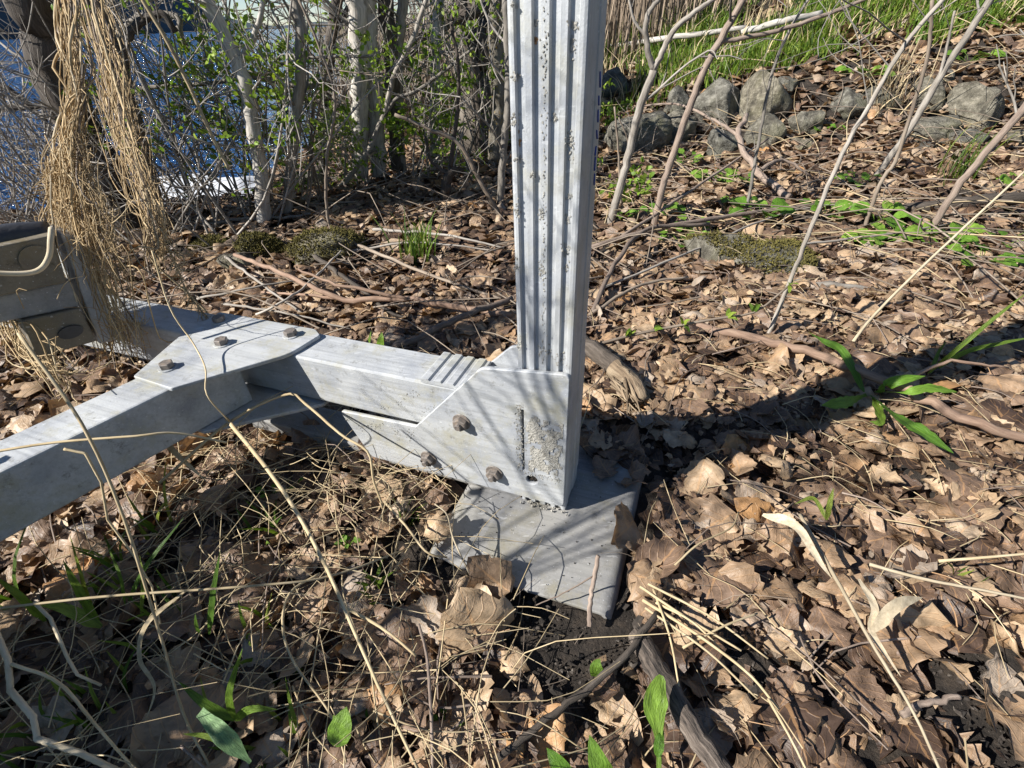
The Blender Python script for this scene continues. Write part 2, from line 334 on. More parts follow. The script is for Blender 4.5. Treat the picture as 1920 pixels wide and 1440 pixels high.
def bulk(name, V, F, mt, parent=None, rnd=None, uvl=None, smooth=True, tri=True):
    me = bpy.data.meshes.new(name); V = np.asarray(V, np.float32); F = np.asarray(F, np.int32); k = F.shape[1]
    me.vertices.add(len(V)); me.vertices.foreach_set('co', V.ravel())
    me.loops.add(F.size); me.loops.foreach_set('vertex_index', F.ravel())
    me.polygons.add(len(F)); me.polygons.foreach_set('loop_start', np.arange(len(F), dtype=np.int32) * k)
    me.update(calc_edges=True)
    if smooth: me.polygons.foreach_set('use_smooth', np.ones(len(F), bool))
    if rnd is not None: a = me.attributes.new('rnd', 'FLOAT', 'POINT'); a.data.foreach_set('value', np.asarray(rnd, np.float32))
    if uvl is not None: a = me.attributes.new('uvl', 'FLOAT_VECTOR', 'POINT'); a.data.foreach_set('vector', np.asarray(uvl, np.float32).ravel())
    me.materials.append(M[mt]); me.update()
    return link(name, me, parent)
def outline_plate(name, loops, thick, mt, parent, to_world, bev=0.0015):
    """flat plate cut from sheet: first loop the outline, others holes; to_world maps (a, b, c) with c the thickness axis"""
    cu = bpy.data.curves.new(name, 'CURVE'); cu.dimensions = '2D'; cu.fill_mode = 'BOTH'; cu.extrude = thick / 2 - bev; cu.bevel_depth = bev; cu.bevel_resolution = 1; cu.offset = -bev
    for lp in loops:
        sp = cu.splines.new('POLY'); sp.points.add(len(lp) - 1); sp.use_cyclic_u = True
        for q, (a, b) in zip(sp.points, lp): q.co = (a, b, 0, 1)
    to = bpy.data.objects.new('tmp', cu); COL.objects.link(to); bpy.context.view_layer.update()
    dg = bpy.context.evaluated_depsgraph_get(); me = bpy.data.meshes.new_from_object(to.evaluated_get(dg)); bpy.data.objects.remove(to); bpy.data.curves.remove(cu)
    for v in me.vertices: v.co = Vector(to_world(*v.co))
    me.name = name; me.materials.clear(); me.materials.append(M[mt])
    bm = bmesh.new(); bm.from_mesh(me); bmesh.ops.recalc_face_normals(bm, faces=bm.faces); bm.to_mesh(me); bm.free()
    return link(name, me, parent)
def round_poly(pts, rad, seg=5):
    out = []; n = len(pts); rad = rad if hasattr(rad, '__len__') else [rad] * n
    for i in range(n):
        p, a, b = np.array(pts[i], float), np.array(pts[i - 1], float), np.array(pts[(i + 1) % n], float)
        u = (a - p) / np.linalg.norm(a - p); v = (b - p) / np.linalg.norm(b - p); r = rad[i]
        if r <= 0: out.append(tuple(p)); continue
        for k in range(seg + 1):
            t = k / seg; out.append(tuple((1 - t) ** 2 * (p + u * r) + 2 * t * (1 - t) * p + t * t * (p + v * r)))
    return out
def circle(c, r, n=18): return [(c[0] + r * math.cos(2 * PI * k / n), c[1] + r * math.sin(2 * PI * k / n)) for k in range(n)]
def box_bm(bm, corners8): # order: bottom 4 ccw, top 4 ccw
    vs = [bm.verts.new(tuple(map(float, c))) for c in corners8]
    for q in ((3, 2, 1, 0), (4, 5, 6, 7), (0, 1, 5, 4), (1, 2, 6, 5), (2, 3, 7, 6), (3, 0, 4, 7)): bm.faces.new([vs[i] for i in q])
def bm_obj(name, bm, mt, parent=None, bev=0.0, seg=2, smooth=False):
    bmesh.ops.recalc_face_normals(bm, faces=bm.faces)
    if bev: bmesh.ops.bevel(bm, geom=list(bm.edges), offset=bev, segments=seg, affect='EDGES', profile=0.5)
    me = bpy.data.meshes.new(name); bm.to_mesh(me); bm.free(); me.materials.append(M[mt])
    if smooth:
        for p in me.polygons: p.use_smooth = True
    return link(name, me, parent)
def frbox(t0, t1, d0, d1, z0, z1):
    return [fr(t0, d0, z0), fr(t1, d0, z0), fr(t1, d1, z0), fr(t0, d1, z0), fr(t0, d0, z1), fr(t1, d0, z1), fr(t1, d1, z1), fr(t0, d1, z1)]

# ================================================================== THE SETTING
def axis(a, b, c, d, e, f, step):
    return np.unique(np.round(np.concatenate([-np.geomspace(-b, -a, 26)[::-1] if a < b < 0 else np.linspace(a, b, 8), np.arange(b, c, step * 4), np.arange(c, d, step), np.arange(d, e, step * 4), np.geomspace(e, f, 30)]), 5))
gx = axis(-900, -6, -2.6, 2.6, 7, 900, 0.03); gy = np.unique(np.round(np.concatenate([np.geomspace(2.0, 400, 22)[::-1] * -1, np.arange(-2, 0.0, 0.15), np.arange(0, 2.6, 0.025), np.arange(2.6, 7, 0.06), np.geomspace(7, 900, 46)]), 5))
XX, YY = np.meshgrid(gx, gy); ZZ = hgt(XX, YY)
near = sst(5, 3, YY) * sst(4, 2.5, np.abs(XX))
ZZ += near * (0.010 * vnoise(XX, YY, 21, 3) + 0.006 * vnoise(XX, YY, 47, 5) + rng.normal(0, 0.003, XX.shape))
nx, ny = len(gx), len(gy); idx = np.arange(nx * ny).reshape(ny, nx)
Fq = np.stack([idx[:-1, :-1], idx[:-1, 1:], idx[1:, 1:], idx[1:, :-1]], -1).reshape(-1, 4)
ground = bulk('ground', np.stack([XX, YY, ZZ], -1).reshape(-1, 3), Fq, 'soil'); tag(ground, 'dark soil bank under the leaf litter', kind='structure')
WZ = -0.62
bm = bmesh.new(); vs = [bm.verts.new(c) for c in ((-4000, -3000, WZ), (60, -3000, WZ), (60, 5000, WZ), (-4000, 5000, WZ))]; bm.faces.new(vs)
lake = bm_obj('water', bm, 'water'); tag(lake, 'blue rippled lake behind the shrubs', kind='structure')
# white water lapping at the stones
mb = MB(); n1, n2 = 46, 22; V = []
for j in range(n2):
    for i in range(n1):
        P = uz(250 + 230 * i / (n1 - 1), 328 + 70 * j / (n2 - 1), WZ + .01); e = min(i / 6, (n1 - 1 - i) / 6, j / 4, (n2 - 1 - j) / 4, 1)
        V.append(P + np.array([0, 0, -.03 + e * .045 + .035 * abs(mnoise.noise((P[0] * 3, P[1] * 2, 1))) + .06 * mnoise.noise((P[0] * 1.3, P[1] * .9, 4))]))
mb.add(V, [(j * n1 + i, j * n1 + i + 1, (j + 1) * n1 + i + 1, (j + 1) * n1 + i) for j in range(n2 - 1) for i in range(n1 - 1)])
tag(mb.build('foam', 'foam'), 'white foam where small waves reach the shore', 'foam', kind='stuff')
# far shore
mb = MB(); hv = []; hf = []
ang = np.linspace(-1.35, 0.35, 90)
for i, a in enumerate(ang):
    R_ = 2600; hh = 300 * sst(-.36, -.62, a) + 12 + 14 * (0.5 + 0.5 * math.sin(a * 7 + 1)) * (0.6 + 0.4 * math.sin(a * 23)) + 4 * math.sin(a * 61)
    x, y = R_ * math.sin(a), R_ * math.cos(a)
    hv += [(x, y, WZ - 1), (x * 1.02, y * 1.02, max(4, hh)), (x * 1.15, y * 1.15, max(4, hh) * 0.8), (x * 1.2, y * 1.2, WZ - 1)]
for i in range(len(ang) - 1):
    for k in range(3): hf.append((i * 4 + k, i * 4 + 4 + k, i * 4 + 5 + k, i * 4 + 1 + k))
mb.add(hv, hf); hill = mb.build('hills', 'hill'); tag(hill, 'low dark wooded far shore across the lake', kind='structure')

# ================================================================== THE METAL FRAME
frame = thing('metal_frame', 'weathered grey aluminium support frame with fluted upright post and bolted beams', 'metal frame', fr(-0.04, 0.045, -0.012))
# --- fluted post: cross-section extruded
PW, PD = 0.0846, 0.088
ribs = [(0, .085), (.225, .315), (.435, .535), (.675, .76), (.905, 1)]
prof = []
for i, (a, b) in enumerate(ribs):
    prof += [(a, 0), (b, 0)]
    if i < 4:
        c = ribs[i + 1][0]; prof += [(b + .018, .0050), (c - .022, .0050)]
pr = [((a - 1) * PW, d) for a, d in prof]
# rounded front corners
pr = [(pr[0][0], .004), (pr[0][0] + .001, .001)] + [(pr[0][0] + .004, 0)] + pr[1:-1] + [(pr[-1][0] - .004, 0), (pr[-1][0] - .001, .001), (pr[-1][0], .004)]
side = [(0.0, PD * q) for q in (0.25, 0.27, 0.6, 0.62)]
side = [(0.0, PD * .25), (-.0015, PD * .27), (-.0015, PD * .62), (0.0, PD * .64), (0.0, PD - .003), (-.003, PD), (-PW + .003, PD), (-PW, PD - .003)]
loop = pr + side
bm = bmesh.new()
rings = []
for z in (-0.010, 0.12, 0.3, 0.55, 0.8, 1.2, 1.75): rings.append([bm.verts.new(tuple(fr(t, d, z))) for t, d in loop])
k = len(loop)
for a, b in zip(rings, rings[1:]):
    for i in range(k): bm.faces.new((a[i], a[(i + 1) % k], b[(i + 1) % k], b[i]))
bm.faces.new(rings[-1]); bm.faces.new(rings[0][::-1])
post = bm_obj('post', bm, 'alu_post', frame); tag(post, 'fluted upright post spotted with dried mud')
# centre seam of crumbs, mud specks, rust spots on the post face
def crumbs(name, pts, size, mt, parent, flat=0.5, r=None):
    """small irregular lumps sitting on a face (t, z, d)"""
    mb = MB()
    for (t, d, z) in pts:
        s = size * random.uniform(0.5, 1.4); c = fr(t, d, z); e = rng.normal(0, 0.18, (6, 3)) * s
        V = [c + FT * s, c - FT * s, c + FD * s * flat, c - FD * s * flat, c + np.array([0, 0, s * 1.3]), c - np.array([0, 0, s * 1.3])]
        V = np.array(V) + e
        mb.add(V, [(0, 3, 4), (3, 1, 4), (1, 2, 4), (2, 0, 4), (3, 0, 5), (1, 3, 5), (2, 1, 5), (0, 2, 5)], V * 1.0)
    return mb.build(name, mt, parent, smooth=False)
def fpx(x, y, d=0.0):
    dd = ray(x, y); s = ((FB + FD * d - C0) @ FD) / (dd @ FD); q = dd * s + C0 - FB; return q @ FT, q[2]
seam = []
for z in np.arange(0.305, 0.80, 0.0024):
    g = 0.5 + 0.5 * math.sin(z * 61) * math.sin(z * 23 + 1)
    if random.random() < 0.45 + 0.55 * g: seam.append(((.485 - 1) * PW + random.gauss(0, .0009 + .0012 * g), -0.0004, z))
tag(crumbs('seam_dirt', seam, 0.0011, 'mud', post, 0.45), 'crumbly line of dried dirt along the middle rib')
specks = [(1077, 48, 12, 18), (1073, 85, 10, 30), (967, 145, 12, 14), (968, 225, 12, 22), (972, 298, 12, 12), (1040, 217, 8, 20), (1068, 270, 14, 42), (1003, 42, 8, 12), (1001, 325, 8, 10),
          (972, 395, 12, 26), (1067, 368, 12, 12), (1063, 410, 11, 20), (1061, 468, 14, 24), (970, 497, 12, 16), (1062, 500, 8, 12), (976, 642, 12, 16), (1030, 662, 10, 16), (1052, 672, 14, 24), (1015, 658, 10, 18), (966, 8, 8, 10), (1017, 505, 12, 30), (1017, 400, 10, 22)]
for (x, y, wx, wy) in specks:
    pts = []
    for _ in range(int(5 + wx * wy / 12)):
        t, z = fpx(x + random.gauss(0, wx * .3), y + random.gauss(0, wy * .32), .004); a = t / PW + 1
        gro = not any(p - .01 <= a <= q + .01 for p, q in ribs)
        pts.append((t, .0045 if gro else -.0003, z))
    crumbs('mud_patch', pts, 0.0012, 'mud', post, 0.35)
for (x, y, s) in ((1003, 76, 5), (973, 268, 5), (977, 655, 5), (970, 245, 3)):
    pts = []
    for _ in range(9):
        t, z = fpx(x + random.gauss(0, s * .35), y + random.gauss(0, s * .7), .004); pts.append((t, .0048, z))
    crumbs('rust_spot', pts, 0.0016, 'rust_stain', post, 0.25)
mb = MB()
for i in range(7):
    z0 = 0.545 + i * 0.018; a = fr(.0009, PD * .8 + random.gauss(0, .0015), z0); b = fr(.0009, PD * .8 + random.gauss(0, .0015), z0 + random.uniform(.010, .017))
    mb.tube([a, b], 0.0011, 0.0008, 5, 4)
tag(mb.build('paint_mark', 'paint', post), 'thin broken streak of blue paint down the side')
# --- long beam, lower chord, brace
def member(name, A, Bp, width_dir, wd, z0, z1, mt='alu', bev=0.004):
    A, Bp = np.array(A), np.array(Bp); q = width_dir * wd; bm = bmesh.new()
    def pt(p, w_, z): return (p[0] + q[0] * w_, p[1] + q[1] * w_, z)
    box_bm(bm, [pt(A, 0, z0), pt(Bp, 0, z0), pt(Bp, 1, z0), pt(A, 1, z0), pt(A, 0, z1), pt(Bp, 0, z1), pt(Bp, 1, z1), pt(A, 1, z1)])
    return bm_obj(name, bm, mt, frame, bev, 2)
BT, BB = 0.2235, 0.124
tag(member('beam', fr(-2.1, 0.0005, 0), fr(-PW - 0.001, 0.0005, 0), FD, 0.0865, BB, BT), 'long square beam running back towards the lake')
tag(member('lower_beam', fr(-0.735, 0.002, 0), fr(-PW - .002, 0.002, 0), FD, 0.083, -0.012, 0.020, 'alu_foot'), 'low channel lying under the beam')
# brace: from beam towards camera left
bd = np.array([-0.605, -0.796, 0.0]); bperp = np.array([-0.796, 0.605, 0.0])
b0 = np.array([-0.592, 0.701, 0.0])
tag(member('brace', b0 - bd * 0.118, b0 + bd * 0.95, bperp, 0.089, BB - 0.005, BT - 0.0006), 'square brace slanting from the joint towards the viewer')
# fluted packing piece on the beam
bm = bmesh.new(); nrib = 4; t0, t1 = -0.262, -0.168; pf = [(t0, BT + .0004), (t0, BT + .008)]
for i in range(nrib):
    a = t0 + (t1 - t0) * i / nrib; b = t0 + (t1 - t0) * (i + 1) / nrib; wv = b - a
    pf += [(a + wv * .12, BT + .0095), (a + wv * .62, BT + .0095), (a + wv * .72, BT + .0062), (b - wv * .04, BT + .0062)]
pf += [(t1, BT + .008), (t1, BT + .0004)]
ra = [bm.verts.new(tuple(fr(t, -0.001, z))) for t, z in pf]; rb = [bm.verts.new(tuple(fr(t, 0.0865, z))) for t, z in pf]
for i in range(len(pf) - 1): bm.faces.new((ra[i], ra[i + 1], rb[i + 1], rb[i]))
bm.faces.new(ra); bm.faces.new(rb[::-1]); bm.faces.new((ra[-1], ra[0], rb[0], rb[-1]))
tag(bm_obj('ribbed_spacer', bm, 'alu', frame), 'short ribbed plate lying on the beam beside the post')
# --- side plates sandwiching post and beam (a = t, b = z)
PL = [(-0.0005, 0.300), (-0.143, 0.283), (-0.286, 0.122), (-0.455, 0.117), (-0.408, 0.007), (-0.001, 0.007)]
outl = round_poly(PL, [.012, .010, 0, .010, .010, .012])
slot = round_poly([(-.0785, .214), (-.0735, .216), (-.0745, .078), (-.0780, .076)], .001, 2)
hole = circle((-.061, .058), .0105)
pl = outline_plate('side_plate', [outl, slot, hole], 0.008, 'alu', frame, lambda a, b, c: fr(a, -.0042 + c, b)); tag(pl, 'front joint plate with three bolts, a slot and a round hole')
outb = round_poly([(-0.0005, 0.283), (-0.128, 0.268), (-0.27, 0.122), (-0.455, 0.117), (-0.408, 0.007), (-0.001, 0.007)], [.012, .010, 0, .010, .010, .012])
outline_plate('side_plate', [outb], 0.008, 'alu', frame, lambda a, b, c: fr(a, PD + .0045 + c, b))
# dried mud patch in the right-hand corner of the plate
nu, nv = 22, 40; V = []; 
for j in range(nv):
    for i in range(nu):
        u, v = i / (nu - 1), j / (nv - 1)
        t = -.0730 + .0690 * u + random.gauss(0, .0004); z = .073 + .143 * v + random.gauss(0, .0005)
        e = min(u, 1 - u, v, 1 - v)
        V.append(fr(t, -.0083 - min(1, e * 12) * (0.0004 + 0.0014 * abs(mnoise.noise((u * 9, v * 16, 1))) + random.uniform(0, .0005)), z))
def ragged(i, j):
    u, v = (i + .5) / (nu - 1), (j + .5) / (nv - 1); e = min(u, 1 - u, v, 1 - v); return e > 0.16 * (0.55 + mnoise.noise((u * 6, v * 9, 5))) and mnoise.noise((u * 5, v * 9, 9)) + .25 * mnoise.noise((u * 15, v * 27, 3)) < 0.16 + .2 * (1 - u)
mb = MB(); mb.add(V, [(j * nu + i, j * nu + i + 1, (j + 1) * nu + i + 1, (j + 1) * nu + i) for j in range(nv - 1) for i in range(nu - 1) if ragged(i, j)], V)
tag(mb.build('mud_patch', 'mud', pl, smooth=False), 'rough square patch of dried grey mud on the plate')
pts = []
for _ in range(170):
    z = .075 + .15 * random.random(); pts.append((-.079 + random.gauss(-.002, .0045), -.0085, z))
for _ in range(40): pts.append((random.uniform(-.075, -.01), -.0085, .073 + random.gauss(0, .003)))
crumbs('mud_crumbs', pts, 0.0013, 'mud', pl, 0.6)
for (cx_, cy_, wx, wy, nn) in ((700, 795, 30, 7, 55), (775, 808, 8, 12, 26), (745, 803, 10, 7, 14), (660, 780, 8, 6, 10)):
    pts = []
    for _ in range(nn):
        t, z = fpx(cx_ + random.gauss(0, wx * .5), cy_ + random.gauss(0, wy * .5) + 0.0); pts.append((t, -.0085, min(z, .112)))
    crumbs('mud_crumbs', pts, 0.0011, 'mud', pl, 0.6)
pts = []
for (cx_, cy_, wx, wy, nn) in ((775, 738, 14, 8, 22), (750, 755, 8, 6, 8), (720, 766, 12, 4, 8), (800, 770, 14, 14, 16), (715, 717, 3, 3, 3)):
    for _ in range(nn):
        t, z = fpx(cx_ + random.gauss(0, wx * .5), cy_ + random.gauss(0, wy * .5)); pts.append((t, .0003, min(max(z, BB + .002), BT - .003)))
crumbs('mud_crumbs', pts, 0.0010, 'mud', frame, 0.6)
pts = [(-.061 + random.gauss(0, .004), -.0015, .058 + random.gauss(0, .004)) for _ in range(40)]
crumbs('hole_dirt', pts, 0.003, 'soil', pl, 0.8)
# --- bolts
def bolt(pos, axis_, side_, r, parent, nut=True):
    """hex bolt with washer standing on a face: pos on the face, axis_ outwards"""
    a = np.array(axis_, float); s = np.array(side_, float); u = np.cross(a, s); rot = random.uniform(0, 1)
    def ring(bm, rad, h, n, ph=0): return [bm.verts.new(tuple(pos + a * h + (s * math.cos(2 * PI * k / n + ph) + u * math.sin(2 * PI * k / n + ph)) * rad)) for k in range(n)]
    def solid(rs, n, ph=0):
        bm = bmesh.new(); R = [ring(bm, q, h, n, ph) for q, h in rs]
        for p_, q_ in zip(R, R[1:]):
            for k in range(n): bm.faces.new((p_[k], p_[(k + 1) % n], q_[(k + 1) % n], q_[k]))
        bm.faces.new(R[-1]); bm.faces.new(R[0][::-1]); return bm
    wsh = r * 1.28
    b = bm_obj('bolt', solid([(r * .97, .0022), (r, .0032), (r, .0022 + r * .72), (r * .86, .0022 + r * .80)], 6, rot), 'rust', parent)
    bm_obj('washer', solid([(wsh, .0002), (wsh, .0016), (wsh * .97, .0021)], 20), 'rust' if nut else 'alu', b)
    if nut: bm_obj('threaded_end', solid([(r * .46, .001 + r * .7), (r * .46, r * 1.35), (r * .38, r * 1.5)], 12), 'rust', b)
    return b
for (t, z) in ((-.188, .161), (-.269, .048), (-.133, .053)): bolt(fr(t, -.0084, z), -FD, FT, 0.0132, pl)
# --- gusset plates of the joint (a = t, b = d)
GP = [(-0.757, -0.151), (-0.659, -0.157), (-0.535, -0.003), (-0.524, 0.070), (-0.548, 0.086), (-0.800, 0.086), (-0.800, -0.010)]
GZ = BT + 0.0045
gus = outline_plate('gusset_plate', [round_poly(GP, [.004, .004, .02, .006, .006, .006, .01])], 0.008, 'alu', frame, lambda a, b, c: fr(a, b, GZ + c)); tag(gus, 'flat top joint plate with four bolts')
outline_plate('gusset_plate', [round_poly([(-.745, -.135), (-.665, -.14), (-.50, .0), (-.49, .08), (-.80, .086), (-.80, -.01)], .006)], 0.008, 'alu', frame, lambda a, b, c: fr(a, b, BB - .0105 + c))
for (t, d) in ((-.718, -.112), (-.687, -.017), (-.578, .050), (-.765, .052)): bolt(fr(t, d, GZ + .0041), np.array([0, 0, 1.0]), FT, 0.0125, gus, nut=False)
# --- foot plate: channel lying flanges down (section along t, swept along d)
sec = []
a0, a1, rr = -0.205, 0.122, 0.022
top = -0.0125
for k in range(7): th = PI + (-PI / 2) * k / 6; sec.append((a0 + rr + rr * math.cos(th), top - rr + rr * math.sin(th)))
for q in np.linspace(.1, .9, 8): sec.append((a0 + rr + (a1 - a0 - 2 * rr) * q, top - 0.0025 * math.sin(q * PI)))
for k in range(7): th = PI / 2 - (PI / 2) * k / 6; sec.append((a1 - rr + rr * math.cos(th), top - rr + rr * math.sin(th)))
sec = [(a0, top - .07)] + sec + [(a1, top - .07)]
th_ = 0.006
cen = (-.04, top - .05)
inner = [(t + (th_ if t < -.1 else -th_ if t > .02 else 0) * (1 if abs(z - top) > .002 else .2), z - th_ * (1 if z > top - .02 else 0.3)) for t, z in sec]
bm = bmesh.new(); ds = [-.170, -.166, -.10, 0, .1, .20, .204]; Rg = []
for i, d in enumerate(ds):
    sh = .0012 if i in (0, len(ds) - 1) else 0
    Rg.append(([bm.verts.new(tuple(fr(t, d - .03 * max(0, (.0 - t)) * 0 + (0.10 * max(0, (-.10 - t)) if d < -.09 else 0), z - sh))) for t, z in sec],
               [bm.verts.new(tuple(fr(t, d + (0.10 * max(0, (-.10 - t)) if d < -.09 else 0), z + sh * .5))) for t, z in inner]))
kk = len(sec)
for (o1, i1), (o2, i2) in zip(Rg, Rg[1:]):
    for i in range(kk - 1):
        bm.faces.new((o1[i], o1[i + 1], o2[i + 1], o2[i])); bm.faces.new((i1[i + 1], i1[i], i2[i], i2[i + 1]))
    bm.faces.new((o1[0], o2[0], i2[0], i1[0])); bm.faces.new((o1[-1], i1[-1], i2[-1], o2[-1]))
for (o1, i1) in (Rg[0], Rg[-1]):
    for i in range(kk - 1): bm.faces.new((o1[i], i1[i], i1[i + 1], o1[i + 1]))
fp = bm_obj('foot_plate', bm, 'alu_foot', frame, smooth=True); tag(fp, 'wide channel-shaped foot plate under the post')
fp.data.set_sharp_from_angle(angle=math.radians(40))
def on_foot(x, y, pad=0.0):
    q = np.array([x, y, 0]) - FB; t, d = q @ FT, q @ FD
    return a0 - pad < t < a1 + pad and -.17 - pad < d < .2 + pad
pts = []
for _ in range(30): pts.append((random.uniform(-.085, .006), -.004 + random.gauss(0, .004), -.0105))
crumbs('dirt_crumbs', pts, 0.0022, 'mud', fp, 1.0)
pts = [(random.uniform(-.18, .09), random.uniform(-.155, .0) if random.random() < .8 else random.uniform(0, .15), -.0125) for _ in range(70)]
crumbs('dirt_specks', pts, 0.0012, 'soil', fp, 1.0)

# ================================================================== ROLLER BRACKET at the far end of the beam
bq = uz(182, 640, BT); fdir = np.array([0.65, 0.76, 0]); fdir /= np.linalg.norm(fdir); fn = np.array([fdir[1], -fdir[0], 0])
def onb(px, py, off=0.0):
    d = ray(px, py); s = ((bq + fn * off - C0) @ fn) / (d @ fn); return d * s + C0
br = thing('roller_bracket', 'dull tan metal bracket with black rubber roller behind the hanging vines', 'bracket', bq)
def slab(name, poly, off, th, mt, parent, bev=0.003):
    bm = bmesh.new(); P = [onb(x, y, off) for x, y in poly]; n_ = len(P)
    A = [bm.verts.new(tuple(p)) for p in P]; Bv = [bm.verts.new(tuple(p - fn * th)) for p in P]
    bm.faces.new(A); bm.faces.new(Bv[::-1])
    for i in range(n_): bm.faces.new((A[i], Bv[i], Bv[(i + 1) % n_], A[(i + 1) % n_]))
    return bm_obj(name, bm, mt, parent, bev, 2)
pan = slab('panel', [(-60, 474), (100, 440), (126, 530), (-50, 566)], 0.02, 0.10, 'tan_metal', br); tag(pan, 'upper tan panel with a round boss')
slab('cross_bar', [(-60, 566), (134, 527), (150, 575), (-30, 612)], 0.004, 0.09, 'alu_foot', br)
slab('lower_panel', [(40, 602), (150, 577), (182, 640), (70, 672)], 0.012, 0.10, 'tan_metal', br)
slab('upright', [(112, 436), (146, 442), (228, 638), (186, 645)], -0.012, 0.11, 'alu', br)
mb = MB(); c = onb(72, 488, .021)
for (r_, h_) in ((.026, .002),):
    n_ = 20; V = [c + fn * (-.002) + (fdir * math.cos(2 * PI * k / n_) + np.array([0, 0, 1]) * math.sin(2 * PI * k / n_)) * r_ for k in range(n_)]
    V += [v + fn * (h_ + .002) for v in V]; mb.add(V, [tuple(range(n_, 2 * n_))] + [(k, (k + 1) % n_, n_ + (k + 1) % n_, n_ + k) for k in range(n_)])
mb.build('boss', 'tan_metal', pan, smooth=False)
mb = MB(); c = onb(132, 622, .013); n_ = 16
V = [c - fn * .002 + (fdir * math.cos(2 * PI * k / n_) * .02 + np.array([0, 0, 1]) * math.sin(2 * PI * k / n_) * .012) for k in range(n_)]; V += [v + fn * .006 for v in V]
mb.add(V, [tuple(range(n_, 2 * n_))] + [(k, (k + 1) % n_, n_ + (k + 1) % n_, n_ + k) for k in range(n_)]); mb.build('dark_hole_disc', 'rubber', br, smooth=False)  # black disc painted as the dark hole in the lower panel
mb = MB(); mb.tube([onb(-120, 482, -.03), onb(-40, 460, -.03), onb(30, 447, -.03), onb(96, 442, -.03)], .026, .026, 16, 12); mb.build('roller', 'rubber', br)
mb = MB(); mb.tube([onb(97, 428, .06), onb(95, 450, .075), onb(92, 480, .08), onb(75, 505, .08), onb(40, 513, .075), onb(-30, 511, .06)], .0045, .004, 8, 24); 
rope = mb.build('cord', 'straw_pale'); tag(rope, 'pale looped cord hanging across the tan bracket', 'cord')

# ================================================================== ROCKS
def make_rock(name, label, cx, cy, pw, ph, group=None, mt='rock', seed=0, moss=0.0, sub=4, sink=0.25, depthk=0.8):
    base = G(cx, cy + ph * 0.5); dp = depth(base); wx = pw * dp / FPX; hz = ph * dp / FPX * 1.05
    c = base + np.array([0, wx * depthk * 0.42, hz * 0.33])
    bm = bmesh.new(); bmesh.ops.create_icosphere(bm, subdivisions=sub, radius=1.0)
    o3 = Vector((seed * 3.7, seed * 1.3, seed * 7.1))
    for v in bm.verts:
        p = v.co.copy(); q = p * 0.9 + o3
        d = 1.06 + 0.45 * mnoise.noise(q) + 0.22 * mnoise.noise(q * 2.3) + 0.10 * mnoise.noise(q * 4.5) + 0.045 * mnoise.noise(q * 10)
        f = Vector((p.x, p.y, p.z)); mx = max(abs(f.x), abs(f.y), abs(f.z)); f = f * (0.66 + 0.34 / max(mx, .5) * 0.85)
        v.co = Vector((f.x * d * wx * .5, f.y * d * wx * .5 * depthk, f.z * d * hz * .56))
    rs = np.random.default_rng(seed + 70)
    for _ in range(9):
        nn = Vector(rs.normal(0, 1, 3)).normalized(); lim = rs.uniform(.62, .86); sc3 = Vector((wx * .5, wx * .5 * depthk, hz * .56))
        for v in bm.verts:
            u_ = Vector((v.co.x / sc3.x, v.co.y / sc3.y, v.co.z / sc3.z)); k_ = u_.dot(nn)
            if k_ > lim: u_ -= nn * (k_ - lim) * .85; v.co = Vector((u_.x * sc3.x, u_.y * sc3.y, u_.z * sc3.z))
    rz = random.uniform(-.25, .25)
    for v in bm.verts: v.co.rotate(Matrix.Rotation(rz, 3, 'Z'))
    o = bm_obj(name, bm, mt, None, smooth=True); o.location = tuple(c)
    tag(o, label, 'rock', group)
    if moss > 0:
        mb = MB(); me = o.data
        for p in me.polygons:
            nz = p.normal.z; cc = p.center
            if nz + 0.45 * mnoise.noise(Vector(cc) * (2.5 / wx) + o3) < 1 - moss: continue
            for _ in range(6):
                q = np.array(cc) + rng.normal(0, wx * .022, 3); nn = np.array(p.normal) + rng.normal(0, .5, 3); nn /= np.linalg.norm(nn)
                a = np.cross(nn, rng.normal(0, 1, 3)); a /= np.linalg.norm(a); h = random.uniform(.003, .010) * (1 + dp * .2); wd = .0022 * (1 + dp * .25)
                mb.add([q + a * wd, q - a * wd, q + nn * h, q + np.cross(nn, a) * wd], [(0, 1, 2), (1, 3, 2), (3, 0, 2)], None, random.random())
        if mb.n:
            mo = mb.build('moss', 'moss', None, smooth=False); mo.parent = o; tag(mo, 'dry yellow-green moss', kind='stuff')
    return o
WALL = 'stones of the rough dry wall below the grassy bank'
rocks = [('rounded grey stone behind the tall brown stem in the stone row', 1355, 198, 92, 76), ('tall olive-grey boulder in the stone row under the bank', 1437, 190, 80, 92),
 ('round pale stone low down between two bare stems', 1280, 248, 62, 54), ('small round stone at the foot of the stone row', 1364, 274, 66, 46), ('brownish stone under the tall olive-grey boulder', 1441, 250, 68, 56),
 ('narrow upright stone left end of the stone row', 1272, 200, 42, 58), ('small dark stone on top of the stone row', 1478, 163, 50, 36), ('squat stone with a dark hollow beneath it', 1521, 236, 58, 42),
 ('low flat stone under the squat stone', 1517, 274, 44, 20), ('pale lichened stone half covered by dry grass', 1597, 200, 68, 48), ('grey stone behind the tuft of dry grass', 1653, 186, 62, 44),
 ('upright rounded stone beside the big angular boulder', 1745, 190, 58, 54), ('big angular boulder with a flat cracked face', 1840, 205, 104, 74), ('long low stone with a dark gap under it', 1760, 250, 88, 42),
 ('flat stone under the big angular boulder', 1832, 264, 64, 30), ('thin slab at the foot of the long low stone', 1750, 281, 52, 16), ('small stone poking out of the leaf slope', 1780, 145, 28, 22),
 ('grey stone cut by the right edge of the photo', 1915, 262, 60, 30)]
for i, (lb, x, y, pw, ph) in enumerate(rocks): make_rock('rock', lb, x, y, pw * 1.12, ph * 1.10, WALL, seed=i + 1, depthk=1.0)
